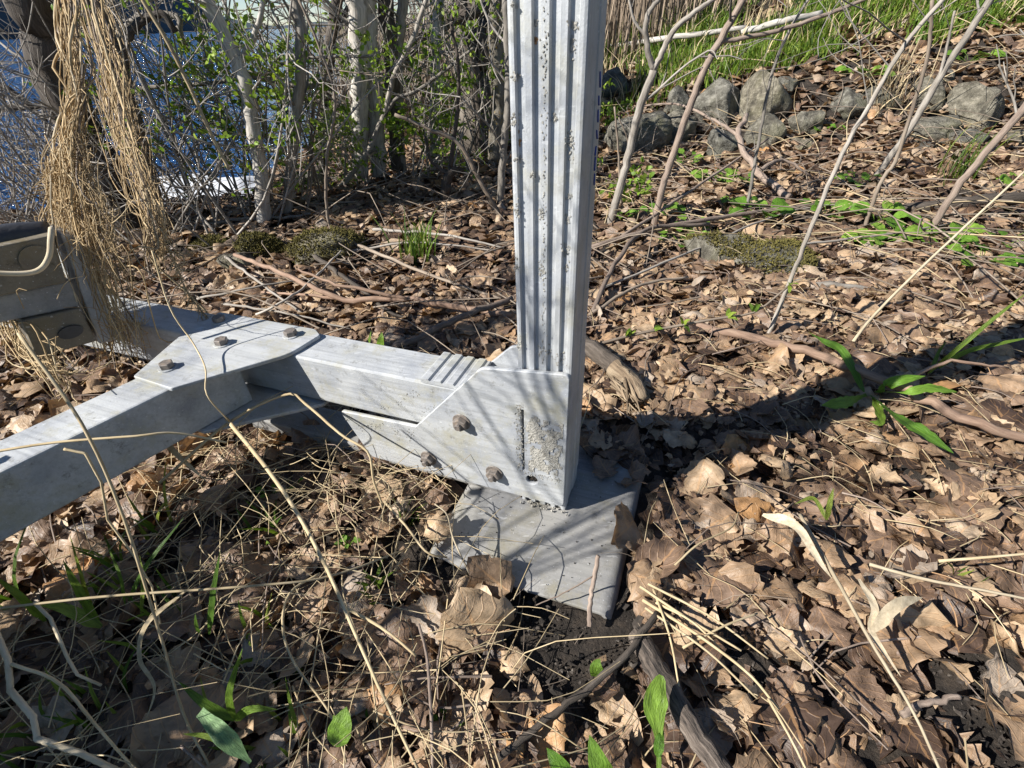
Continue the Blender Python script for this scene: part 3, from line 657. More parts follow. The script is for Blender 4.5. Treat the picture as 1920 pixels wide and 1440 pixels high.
make_rock('boulder', 'large sloping dark grey boulder just behind the post', 1190, 255, 130, 72, seed=31)
make_rock('boulder', 'dark stone up against the post at the top of the slope', 1150, 165, 70, 50, seed=32)
make_rock('mossy_rock', 'low blue-grey rock with mossy rim among green seedlings', 1365, 478, 132, 54, 'mossy rocks in the litter', seed=33, moss=0.10)
make_rock('mossy_rock', 'dark rock thickly covered in moss beside the blue-grey rock', 1475, 494, 155, 50, 'mossy rocks in the litter', seed=34, moss=0.95)
make_rock('mossy_rock', 'big moss cushioned rock behind the beam', 600, 476, 160, 60, 'mossy rocks in the litter', seed=35, moss=1.05)
make_rock('mossy_rock', 'smaller mossy rock left of the big cushioned one', 492, 468, 80, 40, 'mossy rocks in the litter', seed=36, moss=1.0)
make_rock('mossy_rock', 'flat moss-topped stone near the vine trunk', 380, 470, 84, 20, 'mossy rocks in the litter', seed=37, moss=0.9)
make_rock('rock', 'bare grey stone in front of the smaller mossy rock', 442, 494, 66, 40, seed=38)
make_rock('rock', 'dark stone in the thicket near the water', 588, 342, 64, 40, seed=39)

# ================================================================== LEAF LITTER
def leaf_mesh(nu_, nv_, seed, curl, fold, lobed=0.0):
    r = np.random.default_rng(seed); V = []; U = []
    us = np.linspace(0, 1, nu_)
    wmax = r.uniform(.62, .95); k1 = r.uniform(.55, .85)
    asym = r.normal(0, .06)
    tor = r.uniform(0, 1)
    ph = r.uniform(0, 6, 6)
    for i, u in enumerate(us):
        wd = wmax * (math.sin(PI * min(1, u ** k1)) ** .8) * .5 + .012
        wl = wd * (1 + lobed * math.sin(u * 17 + ph[0]) + (.055 if i % 2 else -.055) + r.normal(0, .05)); wr = wd * (1 + lobed * math.sin(u * 17 + ph[1]) + (.055 if i % 2 else -.055) + r.normal(0, .05)) * (1 + asym)
        if 0 < i < nu_ - 1 and tor < .3 and r.random() < .25: wr *= r.uniform(.3, .8)
        for j in range(nv_):
            c = -1 + 2 * j / (nv_ - 1); x = c * (wl if c < 0 else wr); y = u - .5
            if abs(c) > .9: y += r.normal(0, .018)
            z = fold * abs(x) + .05 * math.sin(y * 7 + ph[2]) * math.sin(x * 6 + ph[3]) + .04 * math.sin(y * 15 + x * 9 + ph[4]) * (abs(c) + .2) + .018 * math.sin(abs(x) * 22 - y * 30 + ph[5])
            a = curl[0] * y; 
            V.append((x, y, z)); U.append((u, c, 0))
    V = np.array(V)
    # bend along length then roll across
    cy, cx_ = curl
    if abs(cy) > 1e-3:
        R_ = 1 / cy; th = V[:, 1] * cy; y2 = (R_ - V[:, 2]) * np.sin(th); z2 = R_ - (R_ - V[:, 2]) * np.cos(th); V[:, 1], V[:, 2] = y2, z2
    if abs(cx_) > 1e-3:
        R_ = 1 / cx_; th = V[:, 0] * cx_; x2 = (R_ - V[:, 2]) * np.sin(th); z2 = R_ - (R_ - V[:, 2]) * np.cos(th); V[:, 0], V[:, 2] = x2, z2
    V[:, 2] -= V[:, 2].mean()
    F = []
    for i in range(nu_ - 1):
        for j in range(nv_ - 1):
            a = i * nv_ + j; F.append((a, a + 1, a + nv_ + 1, a + nv_))
    return V, np.array(F, int), np.array(U)
def variants(nu_, nv_, n, sd):
    out = []
    for i in range(n):
        r = np.random.default_rng(sd + i)
        out.append(leaf_mesh(nu_, nv_, sd + i, (r.normal(0, .75 if i % 2 else 1.3), r.normal(0, .9 if i % 2 else 1.7)), r.uniform(-.2, .4),   .16 if i % 5 == 0 else .05))
    return out
HI, LO = variants(14, 9, 26, 100), variants(6, 5, 16, 400)
LOW = variants(5, 4, 14, 900)
FRAG = [leaf_mesh(4, 4, 700 + i, (rng.normal(0, 1.5), rng.normal(0, 2)), rng.uniform(-.3, .5), .45) for i in range(14)]
def rots(n, tilt):
    yaw = rng.uniform(0, 2 * PI, n); az = rng.uniform(0, 2 * PI, n); tl = np.abs(rng.normal(0, tilt, n)); tl = np.minimum(tl, 1.35)
    c, s = np.cos(yaw), np.sin(yaw); Z = np.zeros(n); O = np.ones(n)
    Rz = np.stack([np.stack([c, -s, Z], -1), np.stack([s, c, Z], -1), np.stack([Z, Z, O], -1)], 1)
    kx, ky = np.cos(az), np.sin(az); ct, st = np.cos(tl), np.sin(tl)
    Rt = np.stack([np.stack([ct + kx * kx * (1 - ct), kx * ky * (1 - ct), ky * st], -1), np.stack([kx * ky * (1 - ct), ct + ky * ky * (1 - ct), -kx * st], -1), np.stack([-ky * st, kx * st, ct], -1)], 1)
    return Rt @ Rz
def stamp(vari, which, pos, Rm, size, rnd):
    VV, FF, RR, UU = [], [], [], []; off = 0
    for k, (V, F, U) in enumerate(vari):
        sel = np.where(which == k)[0]
        if not len(sel): continue
        P = np.einsum('nij,vj->nvi', Rm[sel], V) * size[sel][:, None, None] + pos[sel][:, None, :]
        n, v = P.shape[:2]
        VV.append(P.reshape(-1, 3)); FF.append((F[None] + (np.arange(n) * v)[:, None, None] + off).reshape(-1, F.shape[1])); off += n * v
        RR.append(np.repeat(rnd[sel], v)); UU.append(np.tile(U, (n, 1)))
    return np.vstack(VV), np.vstack(FF), np.concatenate(RR), np.vstack(UU)
SLOPE = lambda x, y: np.stack([(hgt(x + .02, y) - hgt(x - .02, y)) / .04, (hgt(x, y + .02) - hgt(x, y - .02)) / .04], -1)
def inview(x, y, z, pad=80):
    v = np.stack([x, y, z - ZC], -1); zz = v @ CW; px = CX + FPX * (v @ CR) / zz; py = CY - FPX * (v @ CU) / zz
    return (zz > .05) & (px > -pad) & (px < 1920 + pad) & (py > -pad) & (py < 1440 + pad * 1.5)
bare = [(G(1890, 1350), .10), (G(1090, 1240), .10), (G(1870, 725), .07), (G(1390, 1290), .05)]
def scatter(n, x0, x1, y0, y1, power=1.0, pad=80):
    x = rng.uniform(x0, x1, n); y = y0 + (y1 - y0) * rng.uniform(0, 1, n) ** power; z = hgt(x, y); z = np.where(np.array([on_foot(p_, q_, .004) for p_, q_ in zip(x, y)]), np.maximum(z, -.010), z)
    ok = inview(x, y, z, pad) & (z > WZ + .05)
    q = np.stack([x, y, 0 * x], -1) - FB; t, d = q @ FT, q @ FD
    ok &= ~((t > a0 - .022) & (t < a1 + .030) & (d > -.205) & (d < .10)) & ~((t > a0 - .03) & (t < -.0) & (d > -.02) & (d < .22)) & ~((t > -.05) & (t < a1 - .03) & (d > 0) & (d < .17))
    for (c, r_) in bare: ok &= (np.hypot(x - c[0], y - c[1]) > r_) | (rng.random(n) < .10)
    return x[ok], y[ok], z[ok]
def litter(name, label, n, box, szr, layer, tilt, vari, power=1.0, dark=0.0, margin=False):
    x, y, z = scatter(n, *box, power, pad=900)
    if margin: s_ = ~inview(x, y, z, 40); x, y, z = x[s_], y[s_], z[s_]
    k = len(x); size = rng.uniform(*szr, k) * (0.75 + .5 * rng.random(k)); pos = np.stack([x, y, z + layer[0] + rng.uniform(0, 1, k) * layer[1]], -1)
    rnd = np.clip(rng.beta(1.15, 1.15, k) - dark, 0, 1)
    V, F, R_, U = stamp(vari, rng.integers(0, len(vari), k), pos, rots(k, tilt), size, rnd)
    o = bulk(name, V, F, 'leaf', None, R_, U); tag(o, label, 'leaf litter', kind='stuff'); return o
litter('leaf_litter', 'lower layers of brown leaf litter around the metal frame', 14500, (-2.2, 2.9, -0.2, 1.7), (.035, .075), (-.006, .016), .35, LOW, 1.0, .34)  # old-leaf tones darkened to paint deep shade into gaps between top leaves
litter('leaf_litter', 'upper brown leaf litter in the open ground beyond the beam', 9500, (-2.8, 3.8, 0.9, 2.9), (.05, .09), (.004, .024), .42, LO, 1.0, .06)
litter('leaf_litter', 'thick brown leaves drifted below the stone row', 10500, (-2.6, 6.2, 2.3, 4.2), (.055, .10), (.0, .03), .5, LO, 1.0)
litter('leaf_litter', 'dry leaves strewn over the far slope and bank', 9500, (-2.2, 9.0, 3.8, 8.0), (.06, .11), (.0, .03), .5, LOW, 1.0)
litter('leaf_litter', 'upper leaves at the margins of the near ground', 5500, (-2.2, 2.9, -0.25, 1.2), (.045, .095), (.004, .020), .36, LO, 1.0, .05, True)
litter('leaf_fragments', 'crumbled leaf fragments strewn over the near litter', 11500, (-1.9, 2.6, -0.1, 1.9), (.009, .024), (.010, .018), .7, FRAG, 1.0, .12)
# the leaves that show largest: each its own object
BANDS = [('dark brown', .08), ('brown', .30), ('tan', .52), ('light tan', .72), ('grey-brown', .88), ('orange-brown', .985)]
LM = {}
def leafdata(vi, bi):
    if (vi, bi) not in LM:
        V, F, U = HI[vi]; mb = MB(); mb.add(V, [tuple(f) for f in F], None, BANDS[bi][1] + random.uniform(-.03, .03), U)
        # leaf stalk
        if vi % 2 == 0:
            e = V[4]; mb.tube([e, e + np.array([.02, -.16, .03]), e + np.array([.06, -.34, .02])], .010, .008, 4, 5, r=.95, cap=False)
        me = mb.mesh('fallen_leaf'); me.materials.append(M['leaf']); LM[(vi, bi)] = me
    return LM[(vi, bi)]
def curlname(vi):
    V = HI[vi][0]; h = V[:, 2].max() - V[:, 2].min(); return 'flat' if h < .22 else 'wavy' if h < .36 else 'curled'
ANCH = [(315, 690, 'the gusset plate'), (120, 880, 'the slanting brace'), (300, 900, 'the twisted dead blade under the brace'), (480, 880, 'the lower beam end'), (620, 900, 'the bent flat stalk'), (760, 900, 'the lowest plate bolt'),
    (803, 980, 'the pale crumpled leaf ball'), (700, 1040, 'the straw tangle'), (560, 1010, 'the long slanting straw'), (400, 1110, 'the single bright blade'), (150, 1110, 'the broad green blades'), (60, 1300, 'the bleached crooked twig'),
    (440, 1370, 'the blue-green cut blade'), (270, 1240, 'the limp dead blade'), (650, 1350, 'the notched green leaf'), (550, 1200, 'the arched looping stalk'), (800, 1300, 'the stiff bottom stalk'), (885, 1165, 'the big upright tan leaf'),
    (720, 1200, 'the leaning pale stalk'), (1050, 1330, 'the dark thin stick'), (1110, 1400, 'the rounded green leaf pair'), (1235, 1330, 'the spoon-shaped green leaf'), (1290, 1360, 'the furrowed branch'), (1180, 1000, 'the leaf on the plate edge'),
    (1310, 905, 'the pale folded leaf'), (1330, 985, 'the broad veined leaf'), (1300, 1170, 'the fanned straws'), (1450, 1080, 'the arching bleached blade'), (1550, 945, 'the dark green short blades'), (1640, 1180, 'the folded bleached blade'),
    (1480, 1380, 'the bare stalk at bottom right'), (1700, 1330, 'the bud-tipped twig'), (1770, 1215, 'the long curved tan leaf'), (1850, 1100, 'the level straw'), (1850, 1330, 'the dark soil patch'), (1750, 830, 'the toothed green rosette'),
    (1500, 655, 'the reddish stick'), (1860, 800, 'the right end of the reddish stick'), (1890, 710, 'the white-edged serrated leaf'), (1190, 740, 'the rotten wood chunk'), (1250, 830, 'the post shadow'), (1340, 598, 'the green-budded twig'), (860, 576, 'the pinkish branch'), (1420, 820, 'the shadow end'), (1600, 900, 'the sunny right litter'), (1000, 1240, 'the soil patch by the foot plate'), (940, 1420, 'the bottom edge at centre')]
def zone(px, py, s_):
    ax, ay, nm = min(ANCH, key=lambda q: math.hypot(q[0] - px, q[1] - py)); dx, dy = px - ax, py - ay; r_ = math.hypot(dx, dy)
    side_ = ('right of' if dx > 0 else 'left of') if abs(dx) > abs(dy) else ('below' if dy > 0 else 'above')
    return ('just ' if r_ < 45 else '') + side_ + ' ' + nm
cand = []
x, y, z = scatter(4000, -1.6, 1.9, 0.05, 1.75)
sz = rng.uniform(.040, .105, len(x)) * (0.6 + .65 * rng.random(len(x)))
order = []
for i in range(len(x)):
    P = (x[i], y[i], z[i] + .02); px, py = proj(P)
    if not (-30 < px < 1950 and 300 < py < 1480): continue
    cand.append((sz[i] / depth(P), i, px, py))
cand.sort(reverse=True)
Rm = rots(len(x), .36)
NIND = 285; big = set(); LEAFPX = []
for (s_, i, px, py) in cand[:NIND]:
    vi = int(rng.integers(0, len(HI))); bi = int(rng.choice(6, p=[.14, .27, .28, .16, .08, .07])); big.add(i)
    o = link('fallen_leaf', leafdata(vi, bi)); R4 = Matrix([list(r) for r in Rm[i]]).to_4x4()
    o.matrix_world = Matrix.Translation((x[i], y[i], z[i] + random.uniform(.010, .028))) @ R4 @ Matrix.Scale(float(sz[i]), 4)
    LEAFPX.append((o, px)); tag(o, '%s%s %s dead leaf %s' % ('large ' if sz[i] > .085 else 'small ' if sz[i] < .062 else '', curlname(vi), BANDS[bi][0], zone(px, py, sz[i])), 'leaf', 'dead leaves lying on top of the litter')
same = {}
for o, px in LEAFPX: same.setdefault(o['label'], []).append((px, o))
for lb, ls in same.items():
    if len(ls) in (2, 3, 4) and len(lb.split()) < 14:
        ls.sort(key=lambda q: q[0])
        for w_, (px, o) in zip(('leftmost', 'rightmost') if len(ls) == 2 else ('leftmost', 'middle one', 'rightmost') if len(ls) == 3 else ('leftmost', 'second leftmost', 'second rightmost', 'rightmost'), ls): o['label'] = lb + ', ' + w_
keep = np.array([j for j in range(len(x)) if j not in big]); k = len(keep)
rnd = np.clip(rng.beta(1.15, 1.15, k), 0, 1)
V, F, R_, U = stamp(HI, rng.integers(0, len(HI), k), np.stack([x[keep], y[keep], z[keep] + rng.uniform(.006, .026, k)], -1), Rm[keep], sz[keep], rnd)
tag(bulk('leaf_litter', V, F, 'leaf', None, R_, U), 'smaller dead leaves of the top layer near the frame', 'leaf litter', kind='stuff')
# leaves one can point to
FLAT = sorted(range(len(HI)), key=lambda v_: np.ptp(HI[v_][0][:, 2]))
def hero_leaf(label, px, py, lift, size, vi, bi, rot, tilt=(0, 0), onz=None):
    P = G(px, py, lift) if onz is None else uz(px, py, onz)
    o = link('fallen_leaf', leafdata(vi, bi))
    o.matrix_world = Matrix.Translation(Vector(P)) @ Matrix.Rotation(tilt[0], 4, 'X') @ Matrix.Rotation(tilt[1], 4, 'Y') @ Matrix.Rotation(rot, 4, 'Z') @ Matrix.Scale(size, 4)
    tag(o, label, 'leaf', 'dead leaves lying on top of the litter')
hero_leaf('big upright tan leaf leaning against the front of the foot plate', 885, 1165, .05, .11, FLAT[2], 3, .3, (.95, .25))
hero_leaf('narrow mauve-grey leaf standing left of the big upright tan leaf', 800, 1165, .05, .085, FLAT[4], 4, .1, (1.0, -.2))
hero_leaf('pale crumpled leaf ball touching the left corner of the foot plate', 818, 985, .0, .075, FLAT[-3], 3, 1.2, (.3, -.4), .016)
hero_leaf('curled orange-tan leaf leaning on the right edge of the foot plate', 1172, 995, .0, .095, FLAT[6], 2, 2.2, (.35, .75), .018)
hero_leaf('round grey leaf lying on the shaded end of the foot plate', 1130, 872, .0, .06, FLAT[0], 1, .4, (.1, .06), .0)
hero_leaf('pale folded leaf right of the foot plate, brightest there', 1310, 905, .03, .10, 15, 3, 2.6, (.2, -.4))
hero_leaf('tan leaf hanging over the front edge of the foot plate', 915, 1078, .0, .085, FLAT[5], 2, .9, (.45, .2), .012)
hero_leaf('long curved tan leaf beside the dark soil at bottom right', 1770, 1215, .03, .12, 8, 3, 2.6, (.2, .5))
hero_leaf('white-edged serrated leaf by the bare asphalt-dark soil at right edge', 1890, 710, .02, .10, FLAT[1], 4, 1.2, (.1, -.1))
hero_leaf('broad veined tan leaf right of the foot plate with curled stalk', 1330, 985, .03, .11, FLAT[3], 2, 1.9, (.25, -.15))

M['crumb'] = mk_simple('soil_crumbs', [(0.3, (0.012, 0.010, 0.008)), (0.55, (0.045, 0.036, 0.03)), (0.75, (0.16, 0.14, 0.12))], 60, 0.95)
mb = MB()
for (c, r_) in bare:
    for k in range(int(9000 * r_)):
        a = random.uniform(0, 2 * PI); q = r_ * 1.25 * math.sqrt(random.random()); x_, y_ = c[0] + q * math.cos(a), c[1] + q * math.sin(a)
        if on_foot(x_, y_, .01): continue
        s_ = .0012 * math.exp(random.gauss(.3, .6)); p = np.array([x_, y_, float(hgt(x_, y_)) + .004 + s_ * .5]); e = rng.normal(0, .35, (6, 3)) * s_
        mb.add(np.array([p + v for v in (np.array([s_, 0, 0]), np.array([-s_, 0, 0]), np.array([0, s_, 0]), np.array([0, -s_, 0]), np.array([0, 0, s_ * .8]), np.array([0, 0, -s_]))]) + e, [(0, 2, 4), (2, 1, 4), (1, 3, 4), (3, 0, 4), (2, 0, 5), (1, 2, 5), (3, 1, 5), (0, 3, 5)])
tag(mb.build('soil_crumbs', 'crumb', None, False), 'black crumbly soil showing between the leaves', 'soil', kind='stuff')

# ================================================================== DRY GRASS, STRAW AND TWIG LITTER
def straws(name, label, n, box, ln, rad, zr, mt, power=1.0, flat=.25):
    x, y, z = scatter(n, *box, power); mb = MB()
    for i in range(len(x)):
        L = random.uniform(*ln); a = random.uniform(0, 2 * PI); up = random.gauss(0, flat)
        d = np.array([math.cos(a), math.sin(a), up]) * L; p = np.array([x[i], y[i], z[i] + random.uniform(*zr)]); b = rng.normal(0, L * .09, 3); b[2] = abs(b[2])
        q = p + d; q[2] = max(q[2], float(hgt(q[0], q[1])) + .006)
        mb.tube([p, (p + q) / 2 + b, q], rad * random.uniform(.6, 1.3), rad * .5, 4, 6, cap=False)
    o = mb.build(name, mt); tag(o, label, 'litter', kind='stuff')
straws('dry_grass', 'tangle of dry straw below the brace and beam', 400, (-.75, .02, .12, .95), (.05, .22), .0011, (.01, .05), 'straw', 1, .3)
straws('dry_grass', 'loose straw and stalks in the right-hand litter', 330, (.0, 1.5, .08, 1.5), (.04, .16), .0011, (.015, .04), 'straw', 1, .1)
straws('twig_litter', 'fine twigs scattered through the near litter', 380, (-1.4, 1.7, .1, 1.8), (.06, .22), .0017, (.015, .045), 'bark_stick', 1, .15)
straws('twig_litter', 'fallen twigs in the litter beyond the beam', 420, (-2.2, 3.6, 1.2, 3.6), (.15, .6), .003, (.02, .06), 'twig', 1, .12)
straws('dry_grass', 'dry stalks lying over the litter by the stone row', 260, (.2, 4.6, 1.6, 3.9), (.15, .6), .0022, (.02, .07), 'straw', 1, .15)
straws('dry_grass', 'fine rootlets in the soil patch before the foot plate', 160, (-.12, .30, .22, .50), (.03, .09), .0006, (.004, .03), 'twig', 1, .4)

# ================================================================== STICKS AND STRAWS ONE CAN POINT TO
def gp(pts): return [G(p[0], p[1], p[2]) if len(p) > 2 else G(p[0], p[1], .02) for p in pts]
def stick(name, label, cat, P, rpx, mt, branches=(), taper=.6, sides=8, jit=.25, group=None, lump=.06):
    P = [np.asarray(p, float) for p in P]; r0 = rpx * depth(P[0]) / FPX; r1 = rpx * taper * depth(P[-1]) / FPX
    if not branches:
        mb = MB(); mb.tube(P, r0, r1, sides, max(8, len(P) * 5), jit=r0 * jit, lump=lump); return tag(mb.build(name, mt), label, cat, group)
    root = thing(name, label, cat, P[0], group); mb = MB(); mb.tube(P, r0, r1, sides, max(8, len(P) * 5), jit=r0 * jit, lump=lump); mb.build('stem', mt, root)
    for (Q, rp) in branches:
        Q = [np.asarray(q, float) for q in Q]; mb = MB(); ra = rp * depth(Q[0]) / FPX; mb.tube(Q, ra, rp * .5 * depth(Q[-1]) / FPX, 6, max(8, len(Q) * 4), jit=ra * jit); mb.build('side_branch', mt, root)
    return root
SG = 'fallen sticks on the ground'
stick('fallen_stick', 'long smooth reddish stick with side shoot lying across the right litter', 'stick', gp([(1305, 612, .03), (1500, 655, .05), (1680, 722, .07), (1810, 785, .06), (1925, 822, .04), (2000, 840, .03)]), 8, 'bark_red',
      [(gp([(1680, 722, .07), (1770, 680, .10), (1830, 683, .09), (1890, 690, .07)]), 4)], 1.1, group=SG)
stick('fallen_stick', 'thick furrowed branch lying bottom centre right', 'stick', [uz(1195, 1190, .0), uz(1240, 1270, .012), uz(1290, 1355, .012), uz(1350, 1440, .0), uz(1410, 1540, -.01)], 20, 'bark_furrow', (), 1.0, 20, .06, SG, .13)
stick('fallen_stick', 'dark thin stick slanting from bottom centre to the furrowed branch', 'stick', [uz(930, 1425, .01), uz(1040, 1335, .012), uz(1110, 1283, .016), uz(1170, 1230, .02), uz(1232, 1150, .02)], 7, 'bark_dark', (), .9, group=SG)
stick('fallen_stick', 'pinkish forked branch lying across the leaves behind the beam', 'stick', gp([(960, 592, .04), (860, 576, .05), (770, 562, .06), (660, 562, .06), (600, 545, .08), (500, 500, .10), (440, 478, .08)]), 6, 'bark_red',
      [(gp([(770, 562, .06), (690, 545, .08), (620, 530, .10), (560, 505, .10)]), 4), (gp([(640, 560, .06), (560, 552, .06), (490, 548, .05)]), 3.5)], .6, group=SG)
stick('fallen_stick', 'dark stick propped towards the beam behind the ribbed spacer', 'stick', gp([(735, 655, .03), (800, 625, .05), (870, 592, .06), (960, 560, .05)]), 7, 'bark_stick', (), .8, group=SG)
stick('fallen_stick', 'thin pale stick ending at the left side of the post', 'stick', gp([(620, 440, .05), (720, 480, .06), (830, 525, .05), (940, 560, .04)]), 3.5, 'twig', (), .7, group=SG)
stick('fallen_stick', 'dark stick crossing under the pinkish branch', 'stick', gp([(590, 480, .06), (660, 530, .06), (740, 590, .04), (800, 600, .03)]), 4.5, 'bark_dark', (), .7, group=SG)
stick('fallen_stick', 'grey stick right of the post lying towards the rocks', 'stick', gp([(1105, 600, .03), (1150, 500, .08), (1215, 430, .10), (1330, 420, .08)]), 5, 'bark_stick', (), .7, group=SG)
stick('fallen_stick', 'thin brown stick arching from the post to the green budded twig', 'stick', gp([(1105, 590, .04), (1200, 535, .06), (1290, 520, .05)]), 3.5, 'twig', (), .7, group=SG)
stick('fallen_stick', 'two-pronged branch along the ground behind the post', 'stick', gp([(1105, 465, .05), (1230, 430, .07), (1400, 400, .06), (1560, 380, .03)]), 5, 'bark_stick', [(gp([(1150, 455, .05), (1260, 380, .10), (1380, 300, .14), (1440, 260, .15)]), 3.5)], .7, group=SG)
for (lb_, pts_, rp_) in (('whitish thin stick lying from the mossy rocks to the beam', [(420, 480, .06), (500, 540, .07), (585, 600, .04)], 3), ('whitish thin stick beside the gusset plate', [(370, 560, .05), (470, 540, .08), (600, 520, .06)], 2.5), ('crooked whitish twig crossing the pinkish branch', [(480, 590, .05), (540, 560, .08), (600, 510, .09), (640, 470, .08)], 2.5), ('thin twig lying along the back of the beam', [(420, 570, .05), (540, 588, .06), (660, 618, .04)], 2.5), ('slim twig above the grass tuft', [(660, 470, .05), (780, 455, .07), (930, 470, .05)], 2.5), ('slim pale twig right of the grass tuft', [(700, 430, .06), (830, 440, .07), (945, 465, .05)], 3), ('long slim twig lying towards the stone row', [(1130, 540, .05), (1300, 470, .06), (1470, 400, .06), (1600, 380, .04)], 2.5), ('slim twig beyond the mossy rocks at right', [(1480, 460, .05), (1620, 445, .06), (1780, 420, .05)], 2.5)):
    stick('fallen_twig', lb_, 'twig', gp(pts_), rp_, 'twig_pale', (), .6, 6, .3, 'thin pale twigs on the ground')
stick('fallen_log', 'dark weathered log lying at the right edge', 'log', gp([(1640, 402, .0), (1760, 386, .03), (1860, 375, .04), (2000, 366, .04)]), 11, 'bark_dark', (), 1.1, 10, .1, SG)
stick('fallen_stick', 'straight grey stick half buried in leaves right of the mossy rock', 'stick', gp([(1470, 530, .02), (1560, 536, .03), (1660, 548, .02)]), 7, 'bark_grey', (), .8, group=SG)
stick('fallen_stick', 'crooked forked branch leaning on the stone row', 'stick', gp([(1480, 370, .05), (1420, 320, .12), (1385, 255, .22), (1400, 215, .28)]), 7, 'bark_stick', [(gp([(1420, 320, .12), (1470, 300, .12), (1520, 330, .05)]), 4.5), (gp([(1385, 255, .22), (1340, 225, .25), (1270, 195, .25), (1190, 200, .2)]), 3.5)], .6, group=SG)
stick('fallen_stick', 'small broken twig with bud standing on the front of the foot plate', 'stick', [uz(1105, 1175, .0), uz(1105, 1140, .015), uz(1113, 1090, .03), uz(1122, 1042, .05)], 5, 'bark_stick', [([uz(1113, 1080, .035), uz(1060, 1110, .02), uz(1005, 1135, .0)], 2)], .9, group=SG)
stick('fallen_stick', 'short bud-tipped twig by the bare soil at bottom right', 'stick', [uz(1690, 1340, .01), uz(1730, 1320, .015), uz(1800, 1308, .02)], 7, 'bark_stick', (), .7, group=SG)
stick('root', 'dark root curving out from behind the post', 'root', gp([(1085, 640, .05), (1130, 670, .045), (1165, 700, .04)]), 18, 'bark_dark', (), 1.0, 12, .05)
# rotten splintered end
rt_ = thing('rotten_wood', 'splintered pale rotten wood chunk right of the post', 'wood', G(1185, 740)); 
mb = MB(); mb.tube([G(1150, 690, .05), G(1180, 715, .05), G(1205, 752, .04)], .026, .017, 12, 8, lump=.22); mb.build('wood_core', 'rotten', rt_)
mb = MB()
for i in range(36):
    a = G(1165 + random.gauss(0, 14), 705 + random.gauss(0, 10), .055); b = G(1200 + random.gauss(0, 16), 765 + random.gauss(0, 12), .03); mb.tube([a, (a + b) / 2 + rng.normal(0, .006, 3), b], .0035, .0015, 4, 5)
tag(mb.build('splinters', 'rotten', rt_), 'frayed wood fibres', kind='stuff')

ST = 'dry stalks standing or lying in the foreground'
def straw(label, pts, rpx, mt='straw', taper=.7, name='dry_stalk', group=ST, kink=False):
    P = [uz(*p) for p in pts]
    if kink: P = [q for a_, b_ in zip(P, P[1:]) for q in (a_, a_ + (b_ - a_) * .1, a_ + (b_ - a_) * .9)] + [P[-1]]
    return stick(name, label, 'stalk', P, rpx * .85, mt, (), taper, 6, .04, group, .05)
straw('long straight straw crossing in front of the brace down to the bottom left', [(35, 625, .42), (150, 790, .34), (228, 960, .24), (300, 1190, .10), (345, 1340, .03), (400, 1450, -.02)], 4, 'straw')
straw('long straw slanting from the beam underside to the bottom centre', [(425, 785, .14), (520, 905, .12), (600, 1040, .09), (700, 1265, .05), (785, 1445, .0)], 5, 'straw')
straw('thin straw running level across the whole lower left', [(-40, 1145, .12), (200, 1118, .12), (480, 1098, .11), (620, 1080, .08), (760, 1030, .03)], 3, 'straw')
straw('brown stalk lying level across the slanting brace', [(-40, 852, .26), (100, 830, .26), (250, 818, .255), (330, 812, .24), (425, 830, .20)], 3.2, 'straw')
straw('bent flat stalk folded over below the joint', [(300, 905, .06), (428, 793, .13), (535, 740, .16), (572, 757, .155), (640, 815, .13), (690, 848, .11), (700, 900, .06), (722, 960, .0)], 3.5, 'straw')
straw('bleached crooked twig at the bottom left corner', [(-10, 1180, .14), (15, 1240, .13), (20, 1295, .12), (62, 1345, .11), (70, 1385, .10), (150, 1412, .09), (230, 1450, .06)], 6.5, 'straw_pale', .9, kink=True)
straw('thin stalk forking from the bleached crooked twig', [(22, 1245, .13), (110, 1280, .11), (180, 1360, .07), (250, 1440, .02)], 4, 'straw')
straw('dry curling stalk dangling in front of the brace', [(120, 842, .27), (160, 850, .26), (190, 905, .22), (202, 975, .17), (250, 1040, .12), (285, 1100, .08), (300, 1170, .05)], 3.2, 'straw', kink=True)
straw('white kinked stem among the green blades at lower left', [(65, 1130, .10), (95, 1160, .095), (125, 1230, .07), (145, 1265, .05), (190, 1285, .02)], 4, 'straw_pale', kink=True)
straw('arched stalk looping from the straw tangle to the bottom', [(600, 1075, .05), (545, 1110, .06), (530, 1170, .06), (550, 1240, .05), (620, 1340, .02), (650, 1430, .0)], 3, 'straw')
straw('stiff stalk standing among leaves near bottom middle', [(812, 1445, .0), (808, 1330, .03), (800, 1230, .05), (785, 1170, .06)], 4.5, 'bark_stick')
straw('pale stalk leaning over the tangle left of the foot plate', [(640, 1135, .06), (720, 1180, .05), (780, 1230, .03)], 4, 'straw')
straw('thin stalk rising from the tangle to the foot plate corner', [(720, 940, .03), (760, 985, .05), (800, 1035, .05), (838, 1045, .03)], 3, 'straw')
straw('fine white stem looped in front of the foot plate corner', [(880, 1075, .02), (850, 1010, .04), (838, 965, .05), (815, 945, .05)], 2.2, 'straw_pale')
straw('long bleached grass stem slanting to the bottom right edge', [(1500, 965, .05), (1570, 1090, .05), (1640, 1215, .045), (1710, 1330, .03), (1765, 1450, .02)], 4.5, 'straw_pale')
straw('level straw lying right of the bleached grass stem', [(1630, 1058, .04), (1730, 1085, .045), (1850, 1108, .045), (1960, 1130, .04)], 4, 'straw_pale')
straw('brown straw crossing the right edge', [(1760, 1052, .04), (1850, 1045, .05), (1960, 1035, .05)], 3.5, 'straw')
straw('bundle straw fanning out below the foot plate corner', [(1205, 1125, .02), (1300, 1185, .03), (1400, 1260, .03), (1460, 1330, .02)], 4, 'straw')
straw('second straw beside the one below the foot plate corner', [(1200, 1100, .02), (1290, 1160, .03), (1390, 1220, .03)], 3.5, 'straw')
